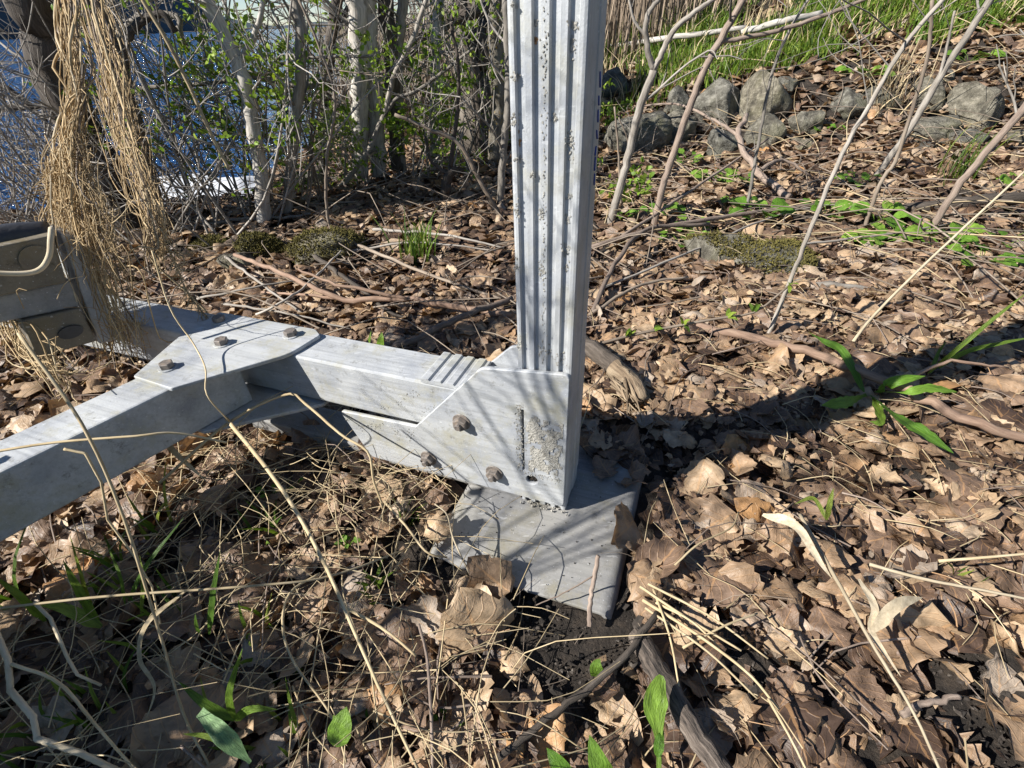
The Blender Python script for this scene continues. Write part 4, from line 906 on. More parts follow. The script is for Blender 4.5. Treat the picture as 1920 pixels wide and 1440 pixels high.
for k_, (lb_, x0_, y0_, x1_, y1_) in enumerate((('uppermost straw of the fan below the foot plate', 1215, 1095, 1440, 1235), ('lowest straw of the fan below the foot plate', 1210, 1140, 1420, 1310), ('short thick straw of the fan below the foot plate', 1230, 1130, 1350, 1215), ('steep straw of the fan below the foot plate', 1225, 1105, 1275, 1300), ('straw crossing the fan below the foot plate', 1280, 1215, 1420, 1150))):
    straw(lb_, [(x0_, y0_, .02), ((x0_ + x1_) / 2 + 6, (y0_ + y1_) / 2 - 8, .032), (x1_, y1_, .022)], 3, 'straw')
straw('thin bare stalk in the lower right shadow', [(1440, 1310, .03), (1480, 1380, .03), (1515, 1450, .02)], 3.5, 'straw')
straw('thin yellowish leaf stalk curved above the broad veined leaf', [(1265, 1060, .04), (1310, 1020, .06), (1370, 990, .06), (1385, 960, .05)], 2.5, 'straw')
stick('dry_stalk', 'thin tan stalk hanging in from the top left before the water', 'stalk', [uy(x_, y_, 1.15) for x_, y_ in ((255, -40), (268, 0), (310, 70), (345, 140), (395, 250), (430, 318))], 4, 'straw', (), .8, 6, .12, ST, .03)
straw('hairline stalk with seed heads leaning over the gusset plate', [(285, 470, .42), (320, 580, .32), (360, 640, .265), (385, 690, .25), (388, 740, .24), (430, 790, .16)], 2, 'straw')
straw('pale bent grass straw leaning up to the right edge', [(1600, 640, .06), (1640, 590, .10), (1740, 490, .20), (1880, 360, .34), (1925, 318, .38)], 3.5, 'straw_pale')
def blade(name, label, cat, leaves, mt, group=None, up=None, thick=False):
    """leaves: list of (pts(px,py,z), width px, profile)"""
    if len(leaves) == 1:
        pts, wp, pf = leaves[0]; P = [uz(*p) for p in pts]; mb = MB(); mb.ribbon(P, wp * depth(P[len(P) // 2]) / FPX, max(12, 6 * len(P)), profile=pf, up=up); return tag(mb.build(name, mt), label, cat, group)
    root = thing(name, label, cat, uz(*leaves[0][0][0]), group)
    for pts, wp, pf in leaves:
        P = [uz(*p) for p in pts]; mb = MB(); mb.ribbon(P, wp * depth(P[len(P) // 2]) / FPX, max(14, 7 * len(P)), profile=pf, up=up); mb.build('blade' if pf is None else 'leaf', mt, root)
    return root
blade('dry_grass_blade', 'wide bleached grass blade arching by the bleached stem', 'grass', [([(1430, 965, .05), (1490, 985, .07), (1535, 1050, .06), (1560, 1085, .045)], 21, None)], 'straw_pale')
blade('dry_grass_blade', 'folded bleached grass blade in the bottom right', 'grass', [([(1610, 1085, .06), (1640, 1140, .06), (1635, 1185, .045), (1690, 1270, .03)], 17, None), ([(1635, 1185, .045), (1680, 1135, .07), (1730, 1120, .06)], 24, None)], 'straw_pale')
blade('dry_grass_blade', 'twisted dead blade curling under the brace', 'grass', [([(245, 870, .06), (300, 830, .10), (340, 860, .08), (390, 905, .04)], 12, None)], 'straw')
blade('dry_grass_blade', 'limp dead blade hanging among green shoots at bottom left', 'grass', [([(345, 1110, .09), (275, 1170, .08), (262, 1235, .06), (290, 1290, .04), (270, 1360, .01)], 9, None)], 'straw')

# ================================================================== GREEN PLANTS
def teeth(q): return (0.25 + 0.85 * sst(0.05, 0.75, q)) * (1 - q ** 6) * (0.72 + 0.28 * (1 - ((q * 6.3) % 1))) + .02
def oval(q): return math.sin(PI * min(1, .02 + q ** .8)) ** .7 + .02
def spoon(q): return .22 + .9 * math.exp(-((q - .72) / .22) ** 2) if q < .98 else .2
GD = 'green rosettes in the litter'
blade('dandelion', 'rosette of toothed green leaves beside the reddish stick', 'plant', [([(1630, 740, .0), (1680, 780, .03), (1730, 810, .035), (1788, 850, .02)], 34, teeth), ([(1640, 735, .0), (1700, 735, .05), (1740, 728, .06), (1795, 735, .05)], 20, teeth),
    ([(1640, 735, .0), (1680, 715, .05), (1735, 705, .06)], 20, oval), ([(1620, 735, .0), (1580, 660, .05), (1545, 640, .06), (1515, 622, .05)], 19, oval), ([(1625, 740, .0), (1580, 755, .02), (1540, 760, .02)], 26, teeth), ([(1640, 745, .0), (1650, 790, .02), (1630, 790, .03)], 24, oval)], 'green', GD)
blade('seedling', 'spoon-shaped green leaf standing before the furrowed branch', 'plant', [([(1236, 1470, .0), (1234, 1380, .03), (1228, 1320, .05), (1240, 1266, .06)], 42, spoon), ([(1234, 1420, .02), (1236, 1390, .03), (1245, 1370, .03)], 20, oval)], 'green', GD)
blade('seedling', 'pair of rounded green leaves at the bottom edge', 'plant', [([(1150, 1480, -.01), (1125, 1440, .02), (1105, 1378, .04)], 42, oval), ([(1075, 1490, -.01), (1050, 1440, .02), (1025, 1402, .03)], 38, oval)], 'green', GD)
blade('grass_shoot', 'blue-green cut blade with bright shoots at the bottom left', 'plant', [([(375, 1335, .06), (420, 1380, .055), (470, 1430, .03)], 34, lambda q: .55 + .45 * sst(0, .5, q) - .9 * sst(.6, 1.0, q) * .9)], 'bluegreen', GD)
blade('grass_shoot', 'cluster of bright narrow shoots above the blue-green blade', 'plant', [([(440, 1350, .02), (385, 1320, .05), (335, 1278, .07)], 18, None), ([(440, 1350, .02), (430, 1300, .07), (455, 1215, .11)], 15, None), ([(440, 1350, .02), (470, 1330, .05), (520, 1330, .05)], 16, None), ([(430, 1350, .02), (390, 1320, .04), (375, 1268, .06)], 7, None), ([(425, 1395, .02), (385, 1380, .03), (342, 1376, .03)], 10, None)], 'grass', GD)
blade('grass_shoot', 'single bright blade standing below the brace', 'plant', [([(392, 1190, .02), (400, 1110, .08), (413, 1032, .14)], 12, None), ([(375, 1190, .02), (368, 1170, .05), (366, 1150, .07)], 9, None)], 'grass', GD)
blade('grass_shoot', 'broad green blades fanning at the lower left edge', 'plant', [([(185, 1170, .0), (150, 1110, .07), (118, 1050, .12)], 20, None), ([(85, 1165, .0), (40, 1120, .06), (-10, 1080, .10)], 18, None), ([(185, 1170, .0), (165, 1120, .05), (130, 1000, .16)], 9, None), ([(190, 1175, .0), (120, 1140, .04), (60, 1130, .06)], 22, None)], 'grass', GD)
blade('grass_shoot', 'slender green blades arching under the brace by the straw', 'plant', [([(240, 1130, .01), (275, 1060, .08), (345, 970, .12)], 10, None), ([(265, 1150, .01), (268, 1090, .06), (262, 1040, .08)], 8, None), ([(235, 1135, .01), (225, 1080, .06), (200, 1020, .09)], 7, None)], 'grass', GD)
blade('grass_shoot', 'two tall grass blades leaning in from the right edge', 'plant', [([(1740, 700, .02), (1800, 650, .10), (1860, 600, .16), (1930, 545, .22)], 9, None), ([(1760, 690, .02), (1810, 660, .06), (1870, 645, .08), (1935, 632, .09)], 9, None), ([(1745, 700, .02), (1760, 660, .05), (1775, 640, .07)], 8, None)], 'grass', GD)
blade('seedling', 'green leaf with notched edge in the straw tangle', 'plant', [([(630, 1400, .02), (640, 1360, .04), (650, 1325, .05)], 44, oval), ([(640, 1390, .02), (625, 1340, .04)], 16, oval)], 'green', GD)
blade('seedling', 'green leaf pair peeping over the beam', 'plant', [([(712, 668, .10), (714, 640, .15), (716, 622, .17)], 18, oval), ([(690, 655, .10), (692, 640, .14), (696, 620, .16)], 9, None)], 'green', GD)
blade('seedling', 'small bright leaf on the soil before the foot plate', 'plant', [([(1120, 1268, -.01), (1118, 1250, .005), (1125, 1235, .01)], 26, oval)], 'green', GD)
blade('grass_shoot', 'dark green short blades right of the foot plate', 'plant', [([(1550, 975, .01), (1555, 945, .04), (1563, 915, .06)], 13, None), ([(1550, 975, .01), (1525, 935, .03), (1490, 945, .03)], 9, None)], 'grass', GD)
def budstick(label, P, rpx, n, size, mt='twig'):
    root = thing('budding_twig', label, 'twig', P[0]); mb = MB(); C = mb.tube(P, rpx * depth(P[0]) / FPX, rpx * .6 * depth(P[-1]) / FPX, 6, 16); mb.build('stem', mt, root)
    for k in range(n):
        c = C[int(3 + (len(C) - 4) * k / max(1, n - 1))]; mb = MB()
        for q in range(3):
            d = rng.normal(0, 1, 3) + np.array([.8, .1, .7]); d /= np.linalg.norm(d); mb.ribbon([c, c + d * size * .5 + np.array([0, 0, .004]), c + d * size], size * .38, 7, profile=oval)
        mb.build('leaf_bud', 'bud', root)
budstick('slender green-budded twig arching over the litter right of the post', gp([(1105, 650, .03), (1200, 625, .06), (1340, 598, .09), (1415, 585, .11), (1480, 535, .17)]), 3.2, 6, .030)
# round-leaved seedlings
def seedling(label, px, py, n, size, hgt_=.05, group='round-leaved seedlings among the rocks'):
    b = G(px, py); root = thing('seedling', label, 'plant', b, group)
    for k in range(n):
        a = 2 * PI * k / n + random.uniform(-.5, .5); rad = size * random.uniform(.5, 1.6); h = hgt_ * random.uniform(.5, 1.2)
        tip = b + np.array([math.cos(a) * rad, math.sin(a) * rad, h]); mb = MB(); L = size * random.uniform(.7, 1.25)
        mb.tube([b, (b + tip) / 2 + np.array([0, 0, h * .2]), tip], .0012, .001, 4, 4, cap=False)
        d = np.array([math.cos(a), math.sin(a), random.uniform(-.25, .35)]) * L
        mb.ribbon([tip, tip + d * .5 + np.array([0, 0, .1 * L]), tip + d], L * random.uniform(.7, .95), 9, profile=oval, r=random.uniform(.3, 1)); mb.build('leaf', 'green', root)
sd = [('bright clover-like seedlings at the foot of the tall brown stem', 1290, 440, 9, .035), ('leafy seedlings behind the blue-grey mossy rock', 1380, 400, 8, .045), ('broad upright seedling left of the forked thin stem', 1425, 415, 6, .065),
      ('small seedlings right of the pale sapling base', 1165, 415, 6, .03), ('seedling cluster between the sapling and the tall brown stem', 1240, 410, 6, .035), ('round green leaves low beside the mossy rock', 1280, 465, 5, .04),
      ('seedlings in the leaves below the stone row', 1335, 350, 8, .04), ('pale seedlings by the crooked branch', 1380, 350, 7, .035), ('creeping round leaves behind the moss-covered rock', 1640, 465, 8, .045),
      ('dark round-leaved plant by the thick leaning stem', 1680, 460, 6, .05), ('tall narrow green leaf by the thick leaning stem', 1760, 460, 5, .055), ('toothed seedlings at the right edge below the log', 1830, 500, 8, .05),
      ('bright leaves at the right edge above the log', 1900, 355, 5, .05), ('seedling under the thin leaning stems', 1640, 420, 6, .05), ('broad green leaves on the slope above the stone row', 1610, 150, 7, .07), ('small green seedlings mid slope under the bank', 1600, 350, 7, .045),
      ('green sprig beside the squat stone', 1535, 250, 6, .05), ('leafy sprig low on the left of the stone row', 1290, 310, 5, .045), ('two seedlings near the top right corner', 1815, 120, 6, .06), ('seedling on the bank under the right edge', 1890, 60, 6, .07),
      ('seedling in front of the dark log', 1870, 470, 6, .05), ('lone seedling by the half buried stick', 1545, 410, 5, .05)]
for (lb, px, py, n, s_) in sd: seedling(lb, px, py, n + 3, s_ * 1.15)
def tuft(name, label, px, py, n, h, mt='grass', spread=.5, wd=.004, group=None):
    b = G(px, py); mb = MB()
    for k in range(n):
        a = random.uniform(0, 2 * PI); l_ = h * random.uniform(.5, 1.15); p = b + np.array([random.gauss(0, h * .22), random.gauss(0, h * .2), -.01]); p[2] = float(hgt(p[0], p[1])) - .005
        o_ = np.array([math.cos(a), math.sin(a), 0]) * l_ * spread * random.random(); mb.ribbon([p, p + o_ * .35 + np.array([0, 0, l_ * .6]), p + o_ + np.array([0, 0, l_])], wd, 6)
    return tag(mb.build(name, mt), label, 'grass', group)
tuft('grass_tuft', 'bright green grass tuft behind the beam left of the post', 788, 492, 46, .17, 'grass', .6, .006)
tuft('grass_tuft', 'dark grass tuft below the big angular boulder', 1790, 345, 40, .22, 'grass', .6, .007)
tuft('grass_tuft', 'dry pale grass tuft on the stone row', 1665, 205, 50, .3, 'straw', 1.1, .006)
tuft('grass_tuft', 'fine grass tuft left of the foot plate corner', 760, 985, 26, .05, 'grass', .9, .0015)
for (lb_, px_, py_, n_, h_) in (('grass shoots at the left edge above the white kinked stem', 40, 1130, 9, .13), ('grass shoots between the two crossing straws at left', 215, 1110, 10, .12), ('grass shoots below the bleached crooked twig', 110, 1400, 10, .10), ('grass shoots under the middle of the brace', 300, 1010, 8, .11), ('grass shoots left of the single bright blade', 330, 1160, 8, .10), ('fine grass shoots below the lower beam', 520, 1010, 9, .07), ('grass shoots right of the blue-green blade', 540, 1400, 10, .09), ('grass shoots under the limp dead blade', 230, 1330, 9, .09), ('grass shoots in the straw left of the big upright leaf', 700, 1120, 9, .06), ('grass shoots by the arched looping stalk', 500, 1210, 8, .08), ('sparse grass right of the folded bleached blade', 1780, 1110, 6, .06)):
    tuft('grass_tuft', lb_, px_, py_, n_, h_, 'grass', .8, .0062, 'thin grass shoots in the lower left')
straws('dry_grass', 'fine tangled dead stems in the lower left', 190, (-.7, .05, .15, .75), (.08, .28), .0009, (.01, .07), 'straw', 1, .35)
# bright tiny sprouts near the straw
for (lb, px, py) in (('tiny bright sprout in the straw left of the leaf ball', 655, 1035), ('tiny sprout under the bolted beam', 560, 925), ('tiny sprout by the lower beam end', 515, 945), ('small sprout near the bottom straw loop', 545, 1275), ('small sprout below the long straw', 720, 1330), ('small sprout at the bottom middle stalk', 835, 1370), ('pale sprout right of the tangle', 770, 1170)):
    seedling(lb, px, py, 5, .012, .03, 'tiny sprouts in the straw')

# ================================================================== BANK GRASS AND FAR DRY BRUSH (uncountable)
def grassfield(name, label, n, region, h, wd, mt, lean=.35, ok=None):
    x = rng.uniform(region[0], region[1], n); y = rng.uniform(region[2], region[3], n)
    if ok is not None: s_ = ok(x, y); x, y = x[s_], y[s_]
    z = hgt(x, y); s_ = inview(x, y, z + .1, 200) & (z > WZ + .05); x, y, z = x[s_], y[s_], z[s_]; n = len(x)
    H = h * rng.uniform(.4, 1.2, n); a = rng.uniform(0, 2 * PI, n); l = rng.normal(0, lean, n) * H; b = rng.uniform(0, 2 * PI, n); W_ = wd * rng.uniform(.6, 1.3, n)
    ax, ay = np.cos(b) * W_, np.sin(b) * W_; ox, oy = np.cos(a) * l, np.sin(a) * l
    V = np.stack([np.stack([x - ax, y - ay, z - .01], -1), np.stack([x + ax, y + ay, z - .01], -1), np.stack([x + ox * .35 - ax * .8, y + oy * .35 - ay * .8, z + H * .6], -1), np.stack([x + ox * .35 + ax * .8, y + oy * .35 + ay * .8, z + H * .6], -1), np.stack([x + ox, y + oy, z + H], -1)], 1)
    base = (np.arange(n) * 5)[:, None]
    F = np.concatenate([base + np.array([[0, 1, 3]]), base + np.array([[0, 3, 2]]), base + np.array([[2, 3, 4]])])
    o = bulk(name, V.reshape(-1, 3), F, mt, None, np.repeat(rng.random(n), 5), np.tile(np.array([[0, .5, 0], [0, .5, 0], [.5, .5, 0], [.5, .5, 0], [1, .5, 0]]), (n, 1)))
    a_ = o.data.attributes.new('bco', 'FLOAT_VECTOR', 'POINT'); a_.data.foreach_set('vector', np.repeat(rng.uniform(0, 9, (n, 3)), 5, 0).astype(np.float32).ravel())
    return tag(o, label, 'grass', kind='stuff')
clump = lambda x, y: (vnoise(x, y, 2.1, 7) + .5 * vnoise(x, y, 5.3, 2) + rng.normal(0, .25, len(x))) > .02 - .35 * sst(1.6, 2.2, x) * sst(3.9, 3.2, x) + .35 * sst(3.4, 4.8, x) + .35 * sst(4.1, 3.8, y)
grassfield('grass', 'fresh green grass along the top of the bank', 90000, (.3, 7, 3.8, 6.0), .11, .0045, 'grass', .6, clump)
grassfield('grass', 'thin dry grass among the leaves on the bank', 7000, (.0, 8, 3.9, 8), .2, .004, 'straw', .7)
grassfield('dry_brush', 'mass of dry brown stems beyond the bank', 26000, (-1.2, 16, 8, 22), 1.5, .011, 'dry_brush', .22)
grassfield('dry_brush', 'dry brown stems behind the thicket', 5000, (-1.6, 1.8, 4.6, 8), .8, .006, 'dry_brush', .3)
for (lb, pts, rp) in (('pale fallen trunk lying along the bank behind the grass', [(1120, 92, .05), (1230, 75, .1), (1340, 60, .12), (1400, 52, .12)], 5), ('second pale fallen trunk above the first', [(1390, 60, .1), (1470, 40, .15), (1540, 25, .15)], 6)):
    stick('fallen_tree', lb, 'log', gp(pts), rp, 'bark_pale', (), .9, 8, .1)

# ================================================================== TREES, SAPLINGS, SHRUBS
def px_path(pts, y0, lean=0.0):
    """bottom first; the first point stands on the ground, the rest in the upright plane through it (lean: metres towards the lake side depth per metre of height)"""
    b = G(pts[0][0], pts[0][1]) if y0 is None else uy(pts[0][0], pts[0][1], y0)
    P = [b]
    for (x, y) in pts[1:]:
        q = uy(x, y, b[1]); q = uy(x, y, b[1] + lean * (q[2] - b[2])); P.append(q)
    return P
def grow(mbw, tips, start, d, L, r, level, spread=.7, up=.15, nseg=4, mink=3, maxk=5):
    P = [np.asarray(start, float)]; d = d / np.linalg.norm(d)
    for i in range(nseg):
        d = d + rng.normal(0, .16, 3) + np.array([0, 0, up * .25]); d /= np.linalg.norm(d); P.append(P[-1] + d * L / nseg)
    mbw.tube(P, r, r * .55, 5 if r > .004 else 4, nseg * 2 + 1, cap=False)
    if level <= 0:
        tips += [P[-1], P[-2], P[len(P) // 2]]; return
    for k in range(random.randint(mink, maxk)):
        s = random.uniform(.25, 1.0); i = min(nseg - 1, int(s * nseg)); q = P[i] + (P[i + 1] - P[i]) * (s * nseg - i)
        nd_ = d + rng.normal(0, spread, 3); grow(mbw, tips, q, nd_, L * random.uniform(.4, .7), r * .55, level - 1, spread, up, max(3, nseg - 1), mink, maxk)
def leaf_cluster(V, F, R_, c, n, size):
    for _ in range(n):
        d = rng.normal(0, 1, 3) + np.array([-.2, -.3, .6]); d /= np.linalg.norm(d); s = np.cross(d, rng.normal(0, 1, 3)); s /= np.linalg.norm(s); L = size * random.uniform(.6, 1.3); q = c + rng.normal(0, size * .4, 3)
        b = len(V) ; nn = np.cross(d, s) * L * .12
        V += [q, q + d * L * .35 + s * L * .26 + nn, q + d * L * .75 + s * L * .22 + nn, q + d * L, q + d * L * .75 - s * L * .22 + nn, q + d * L * .35 - s * L * .26 + nn]
        F += [(b, b + 1, b + 5), (b + 1, b + 2, b + 5), (b + 2, b + 4, b + 5), (b + 2, b + 3, b + 4)]; R_ += [random.random()] * 6
def foliage(tips, n, size, parent, frac=1.0, mt='bud'):
    V, F, R_ = [], [], []
    for t in tips:
        if random.random() < frac: leaf_cluster(V, F, R_, t, random.randint(max(1, n - 2), n + 2), size)
    if V:
        o = bulk('foliage', np.array(V), np.array(F), mt, parent, R_, np.full((len(V), 3), .5)); tag(o, None, kind='stuff')
def sapling(name, label, pts, rpx, mt, y0=None, lean=0.0, taper=.75, forks=(), twigs=8, twl=.5, leaves=0, lsize=.03, lfrac=.6, sides=10, group='bare saplings along the shore', cat='tree', lump=.05, jit=.12, twmt='twig_grey', twlev=1, lo=.25):
    P = px_path(pts, y0, lean); root = thing(name, label, cat, P[0], group); r0 = rpx * depth(P[0]) / FPX; r1 = r0 * taper
    if y0 is None: P[0] = P[0] - np.array([0, 0, .04])
    mb = MB(); C = mb.tube(P, r0, r1, sides, max(14, len(P) * 6), jit=r0 * jit, lump=lump); mb.build('trunk', mt, root)
    starts = [(C, r1)]
    for (fp_, rp) in forks:
        Q = [uy(x, y, P[0][1] + lean * 0.5) for x, y in fp_]; mb = MB(); ra = rp * depth(Q[0]) / FPX; Cq = mb.tube(Q, ra, ra * .6, 8, max(10, len(Q) * 5), jit=ra * jit, lump=lump); mb.build('branch', mt, root); starts.append((Cq, ra * .6))
    tips = []; mb = MB()
    for k in range(twigs):
        Cq, rr_ = random.choice(starts); i = int(len(Cq) * random.uniform(lo, .98)); d = rng.normal(0, 1, 3); d[2] = abs(d[2]) * .7 + .2; d[1] *= .6
        grow(mb, tips, Cq[min(i, len(Cq) - 1)], d, twl * random.uniform(.5, 1.2), min(rr_ * .4, .006), twlev, .6, .2)
    if mb.n: tag(mb.build('twigs', twmt, root), None, kind='stuff')
    if leaves: foliage(tips, leaves, lsize, root, lfrac)
    return root
# left trunks by the lake
sapling('tree', 'thick dark leaning trunk in the top left corner', [(262, 432), (190, 310), (128, 205), (62, 0), (20, -140)], 30, 'bark_dark', None, -.12, 1.05, [], 6, .5, sides=18, group='trees along the shore', lo=.4)
sapling('tree', 'slimmer dark trunk wrapped in dead vines right of the thick leaning one', [(302, 445), (285, 370), (262, 290), (222, 140), (172, 0), (135, -120)], 17, 'bark_dark', None, -.05, .9, [([(225, 150), (245, 60), (300, 25), (330, 60)], 9)], 6, .5, sides=14, group='trees along the shore', lo=.4)
sapling('sapling', 'slender sapling with white-splashed bark left of the green shrub', [(490, 425), (491, 340), (468, 190), (447, 122), (385, 0), (335, -110)], 13, 'bark_pale', None, 0, .8, [([(447, 122), (475, 70), (492, 10), (495, -50)], 6)], 10, .5, 3, .028, .3)
sapling('sapling', 'straight thin brown sapling standing against the water', [(528, 412), (545, 330), (556, 230), (565, 100), (556, 0), (550, -90)], 9.5, 'bark_grey', None, 0, .8, [], 10, .5, 4, .028, .4)
sapling('sapling', 'dark forked sapling right of the straight brown one', [(600, 360), (606, 270), (612, 170), (618, 90), (632, 0), (640, -80)], 10, 'bark_dark', 3.2, 0, .85, [([(618, 80), (640, 40), (662, -10)], 6)], 8, .5, 3, .03, .3)
sapling('sapling', 'grey smooth trunk, first of the close pale group', [(676, 330), (674, 180), (668, 0), (665, -80)], 15, 'bark_pale', 3.0, 0, .9, [], 5, .5)
sapling('sapling', 'whitish trunk, brightest of the close pale group', [(712, 330), (700, 150), (690, 0), (684, -80)], 14, 'bark_pale', 3.05, 0, .9, [], 5, .5)
sapling('sapling', 'blackish trunk right of the whitish one', [(745, 320), (737, 110), (722, 0), (714, -80)], 14, 'bark_dark', 3.1, 0, .9, [], 5, .5)
sapling('sapling', 'thin grey trunk right of the blackish one', [(752, 330), (746, 110), (757, 0), (762, -80)], 9, 'bark_grey', 3.1, 0, .9, [], 5, .5)
sapling('sapling', 'pale straight trunk between the close group and the big tree', [(816, 320), (815, 190), (822, 0), (826, -80)], 9, 'bark_pale', 3.2, 0, .9, [], 5, .5)
sapling('sapling', 'pale thin stem just left of the post', [(936, 390), (944, 290), (952, 200), (952, 100), (948, 0)], 7, 'bark_grey', None, 0, .8, [], 4, .4)
sapling('tree', 'large tree with fine furrowed bark behind the post', [(905, 330), (905, 200), (908, 80), (915, 0), (918, -120)], 46, 'bark_tree', 3.8, 0, .92, [], 4, .5, sides=28, group='trees along the shore', lump=.06)
sapling('sapling', 'dark bent trunk in front of the large furrowed tree', [(908, 320), (896, 200), (886, 120), (868, 40), (858, -40)], 10, 'bark_dark', 3.6, 0, .9, [], 5, .4)
sapling('sapling', 'lichen-blotched limb touching the upper left of the post', [(925, 300), (936, 200), (930, 120), (926, 50), (945, -30)], 13, 'bark_lichen', 3.0, 0, .9, [], 5, .4, 3, .03, .3)
sapling('sapling', 'dark limb slanting up across the pale trunks', [(690, 260), (735, 150), (790, 72), (850, 38), (930, 12), (1000, -30)], 11, 'bark_dark', 3.3, 0, .8, [], 6, .4)
sapling('sapling', 'thin slanting stem crossing below the dark limb', [(612, 378), (680, 300), (718, 220), (738, 145), (772, 75), (802, -10)], 5, 'bark_grey', 2.9, 0, .7, [([(718, 220), (745, 185), (790, 165), (890, 88)], 4)], 6, .4, 3, .028, .4)
sapling('sapling', 'thin whitish wand standing in front of the thicket', [(625, 442), (613, 395), (613, 300), (628, 190), (600, 90), (560, 0)], 3, 'twig', None, 0, .6, [], 3, .3)
sapling('sapling', 'short dark broken stump with a U-bent pale branch', [(832, 388), (838, 340), (850, 312)], 11, 'bark_dark', None, 0, .7, [([(850, 318), (835, 322), (808, 300), (798, 255)], 4), ([(845, 312), (850, 270), (858, 200), (860, 130), (846, 40)], 4.5)], 3, .3)
sapling('sapling', 'thin stem right of the stump leaning to the post', [(950, 410), (900, 340), (860, 270), (800, 240), (740, 215)], 4.5, 'twig', None, 0, .6, [], 4, .3)
# right of the post
sapling('sapling', 'pale forked sapling right of the post', [(1138, 432), (1160, 360), (1178, 290), (1203, 190), (1225, 132)], 7.5, 'bark_grey', None, 0, .85, [([(1225, 132), (1213, 85), (1214, 30), (1240, -5), (1260, -40)], 6), ([(1225, 132), (1262, 60), (1300, 25), (1335, 0), (1370, -30)], 6), ([(1214, 70), (1190, 40), (1180, 0), (1178, -40)], 3)], 6, .35, lo=.6, group='stems right of the post')
sapling('sapling', 'tall smooth brown stem right of the pale forked sapling', [(1222, 432), (1240, 360), (1262, 290), (1312, 150), (1362, 55), (1405, -20)], 6.5, 'bark_stick', None, 0, .8, [([(1352, 78), (1440, 62), (1520, 38), (1600, 8), (1680, -25)], 4.5), ([(1350, 85), (1375, 30), (1400, -10)], 4)], 4, .3, lo=.7, group='stems right of the post')
sapling('sapling', 'grey leaning tree on the bank above the stones', [(1370, 125), (1392, 80), (1420, 50), (1445, 0), (1460, -50)], 9, 'bark_grey', 5.0, 0, .9, [], 4, .4, group='stems right of the post')
sapling('sapling', 'thin grey stem starting left of the mossy rock and leaning far right', [(1435, 640), (1500, 480), (1570, 310), (1640, 180), (1700, 80), (1785, -20)], 4, 'bark_grey', None, 0, .7, [], 3, .3, lo=.6, group='stems right of the post')
sapling('sapling', 'yellowish crooked stem in the middle of the leaning stems', [(1622, 425), (1650, 345), (1680, 300), (1712, 200), (1740, 100), (1748, 0)], 3.5, 'twig', None, 0, .7, [], 3, .3, lo=.6, group='stems right of the post')
sapling('sapling', 'thick smooth stem leaning out of the right edge', [(1735, 445), (1790, 360), (1850, 285), (1930, 190), (2000, 110)], 6.5, 'bark_stick', None, 0, .85, [], 2, .3, lo=.7, group='stems right of the post')
sapling('sapling', 'dark knotty stem leaning to the top right corner', [(1630, 340), (1700, 250), (1760, 150), (1810, 70), (1870, -20)], 6, 'bark_grey', None, 0, .85, [([(1760, 150), (1775, 90), (1790, 20)], 3)], 3, .3, lo=.6, group='stems right of the post')
sapling('sapling', 'thin dark twiggy stem before the stone row', [(1400, 400), (1420, 280), (1450, 130), (1490, 40), (1530, -20)], 3, 'twig_grey', None, 0, .7, [], 4, .3, group='stems right of the post')
sapling('sapling', 'two thin upright twigs beside the boulder behind the post', [(1168, 400), (1160, 290), (1152, 200)], 2.5, 'twig', None, 0, .6, [([(1166, 330), (1178, 270), (1160, 220)], 2)], 2, .2, group='stems right of the post')
# shrubs
def shrub(label, px, py, n, h, mt, lv, size, frac, y0=None, group='twiggy shrubs along the shore', bend=.35, level=2, rr=.006, mink=3, maxk=5, name='shrub', dirx=0.0):
    b = G(px, py) if y0 is None else uy(px, py, y0)
    if y0 is not None: b[2] = float(hgt(b[0], b[1]))
    root = thing(name, label, 'shrub', b, group); tips = []; tw = MB()
    for k in range(n):
        q = b + np.array([random.gauss(0, .09), random.gauss(0, .07), 0]); q[2] = max(float(hgt(q[0], q[1])), WZ) - .03
        d = np.array([random.gauss(dirx, bend), random.gauss(0, bend * .7), 1.0]); d /= np.linalg.norm(d); L = h * random.uniform(.7, 1.15)
        P = [q]; 
        for i in range(4): d = d + rng.normal(0, .10, 3); d /= np.linalg.norm(d); P.append(P[-1] + d * L / 4)
        mb = MB(); C = mb.tube(P, rr * random.uniform(.6, 1.2), rr * .35, 6, 13); mb.build('stem', mt, root)
        for j in range(5):
            i = int(len(C) * random.uniform(.2, .97)); dd = d * .4 + rng.normal(0, .7, 3); grow(tw, tips, C[i], dd, L * random.uniform(.18, .38), rr * .45, level - 1, .7, .15, 4, mink, maxk)
    tag(tw.build('twigs', mt, root), None, kind='stuff')
    if lv: foliage(tips, lv, size, root, frac)
    return root
random.seed(5)
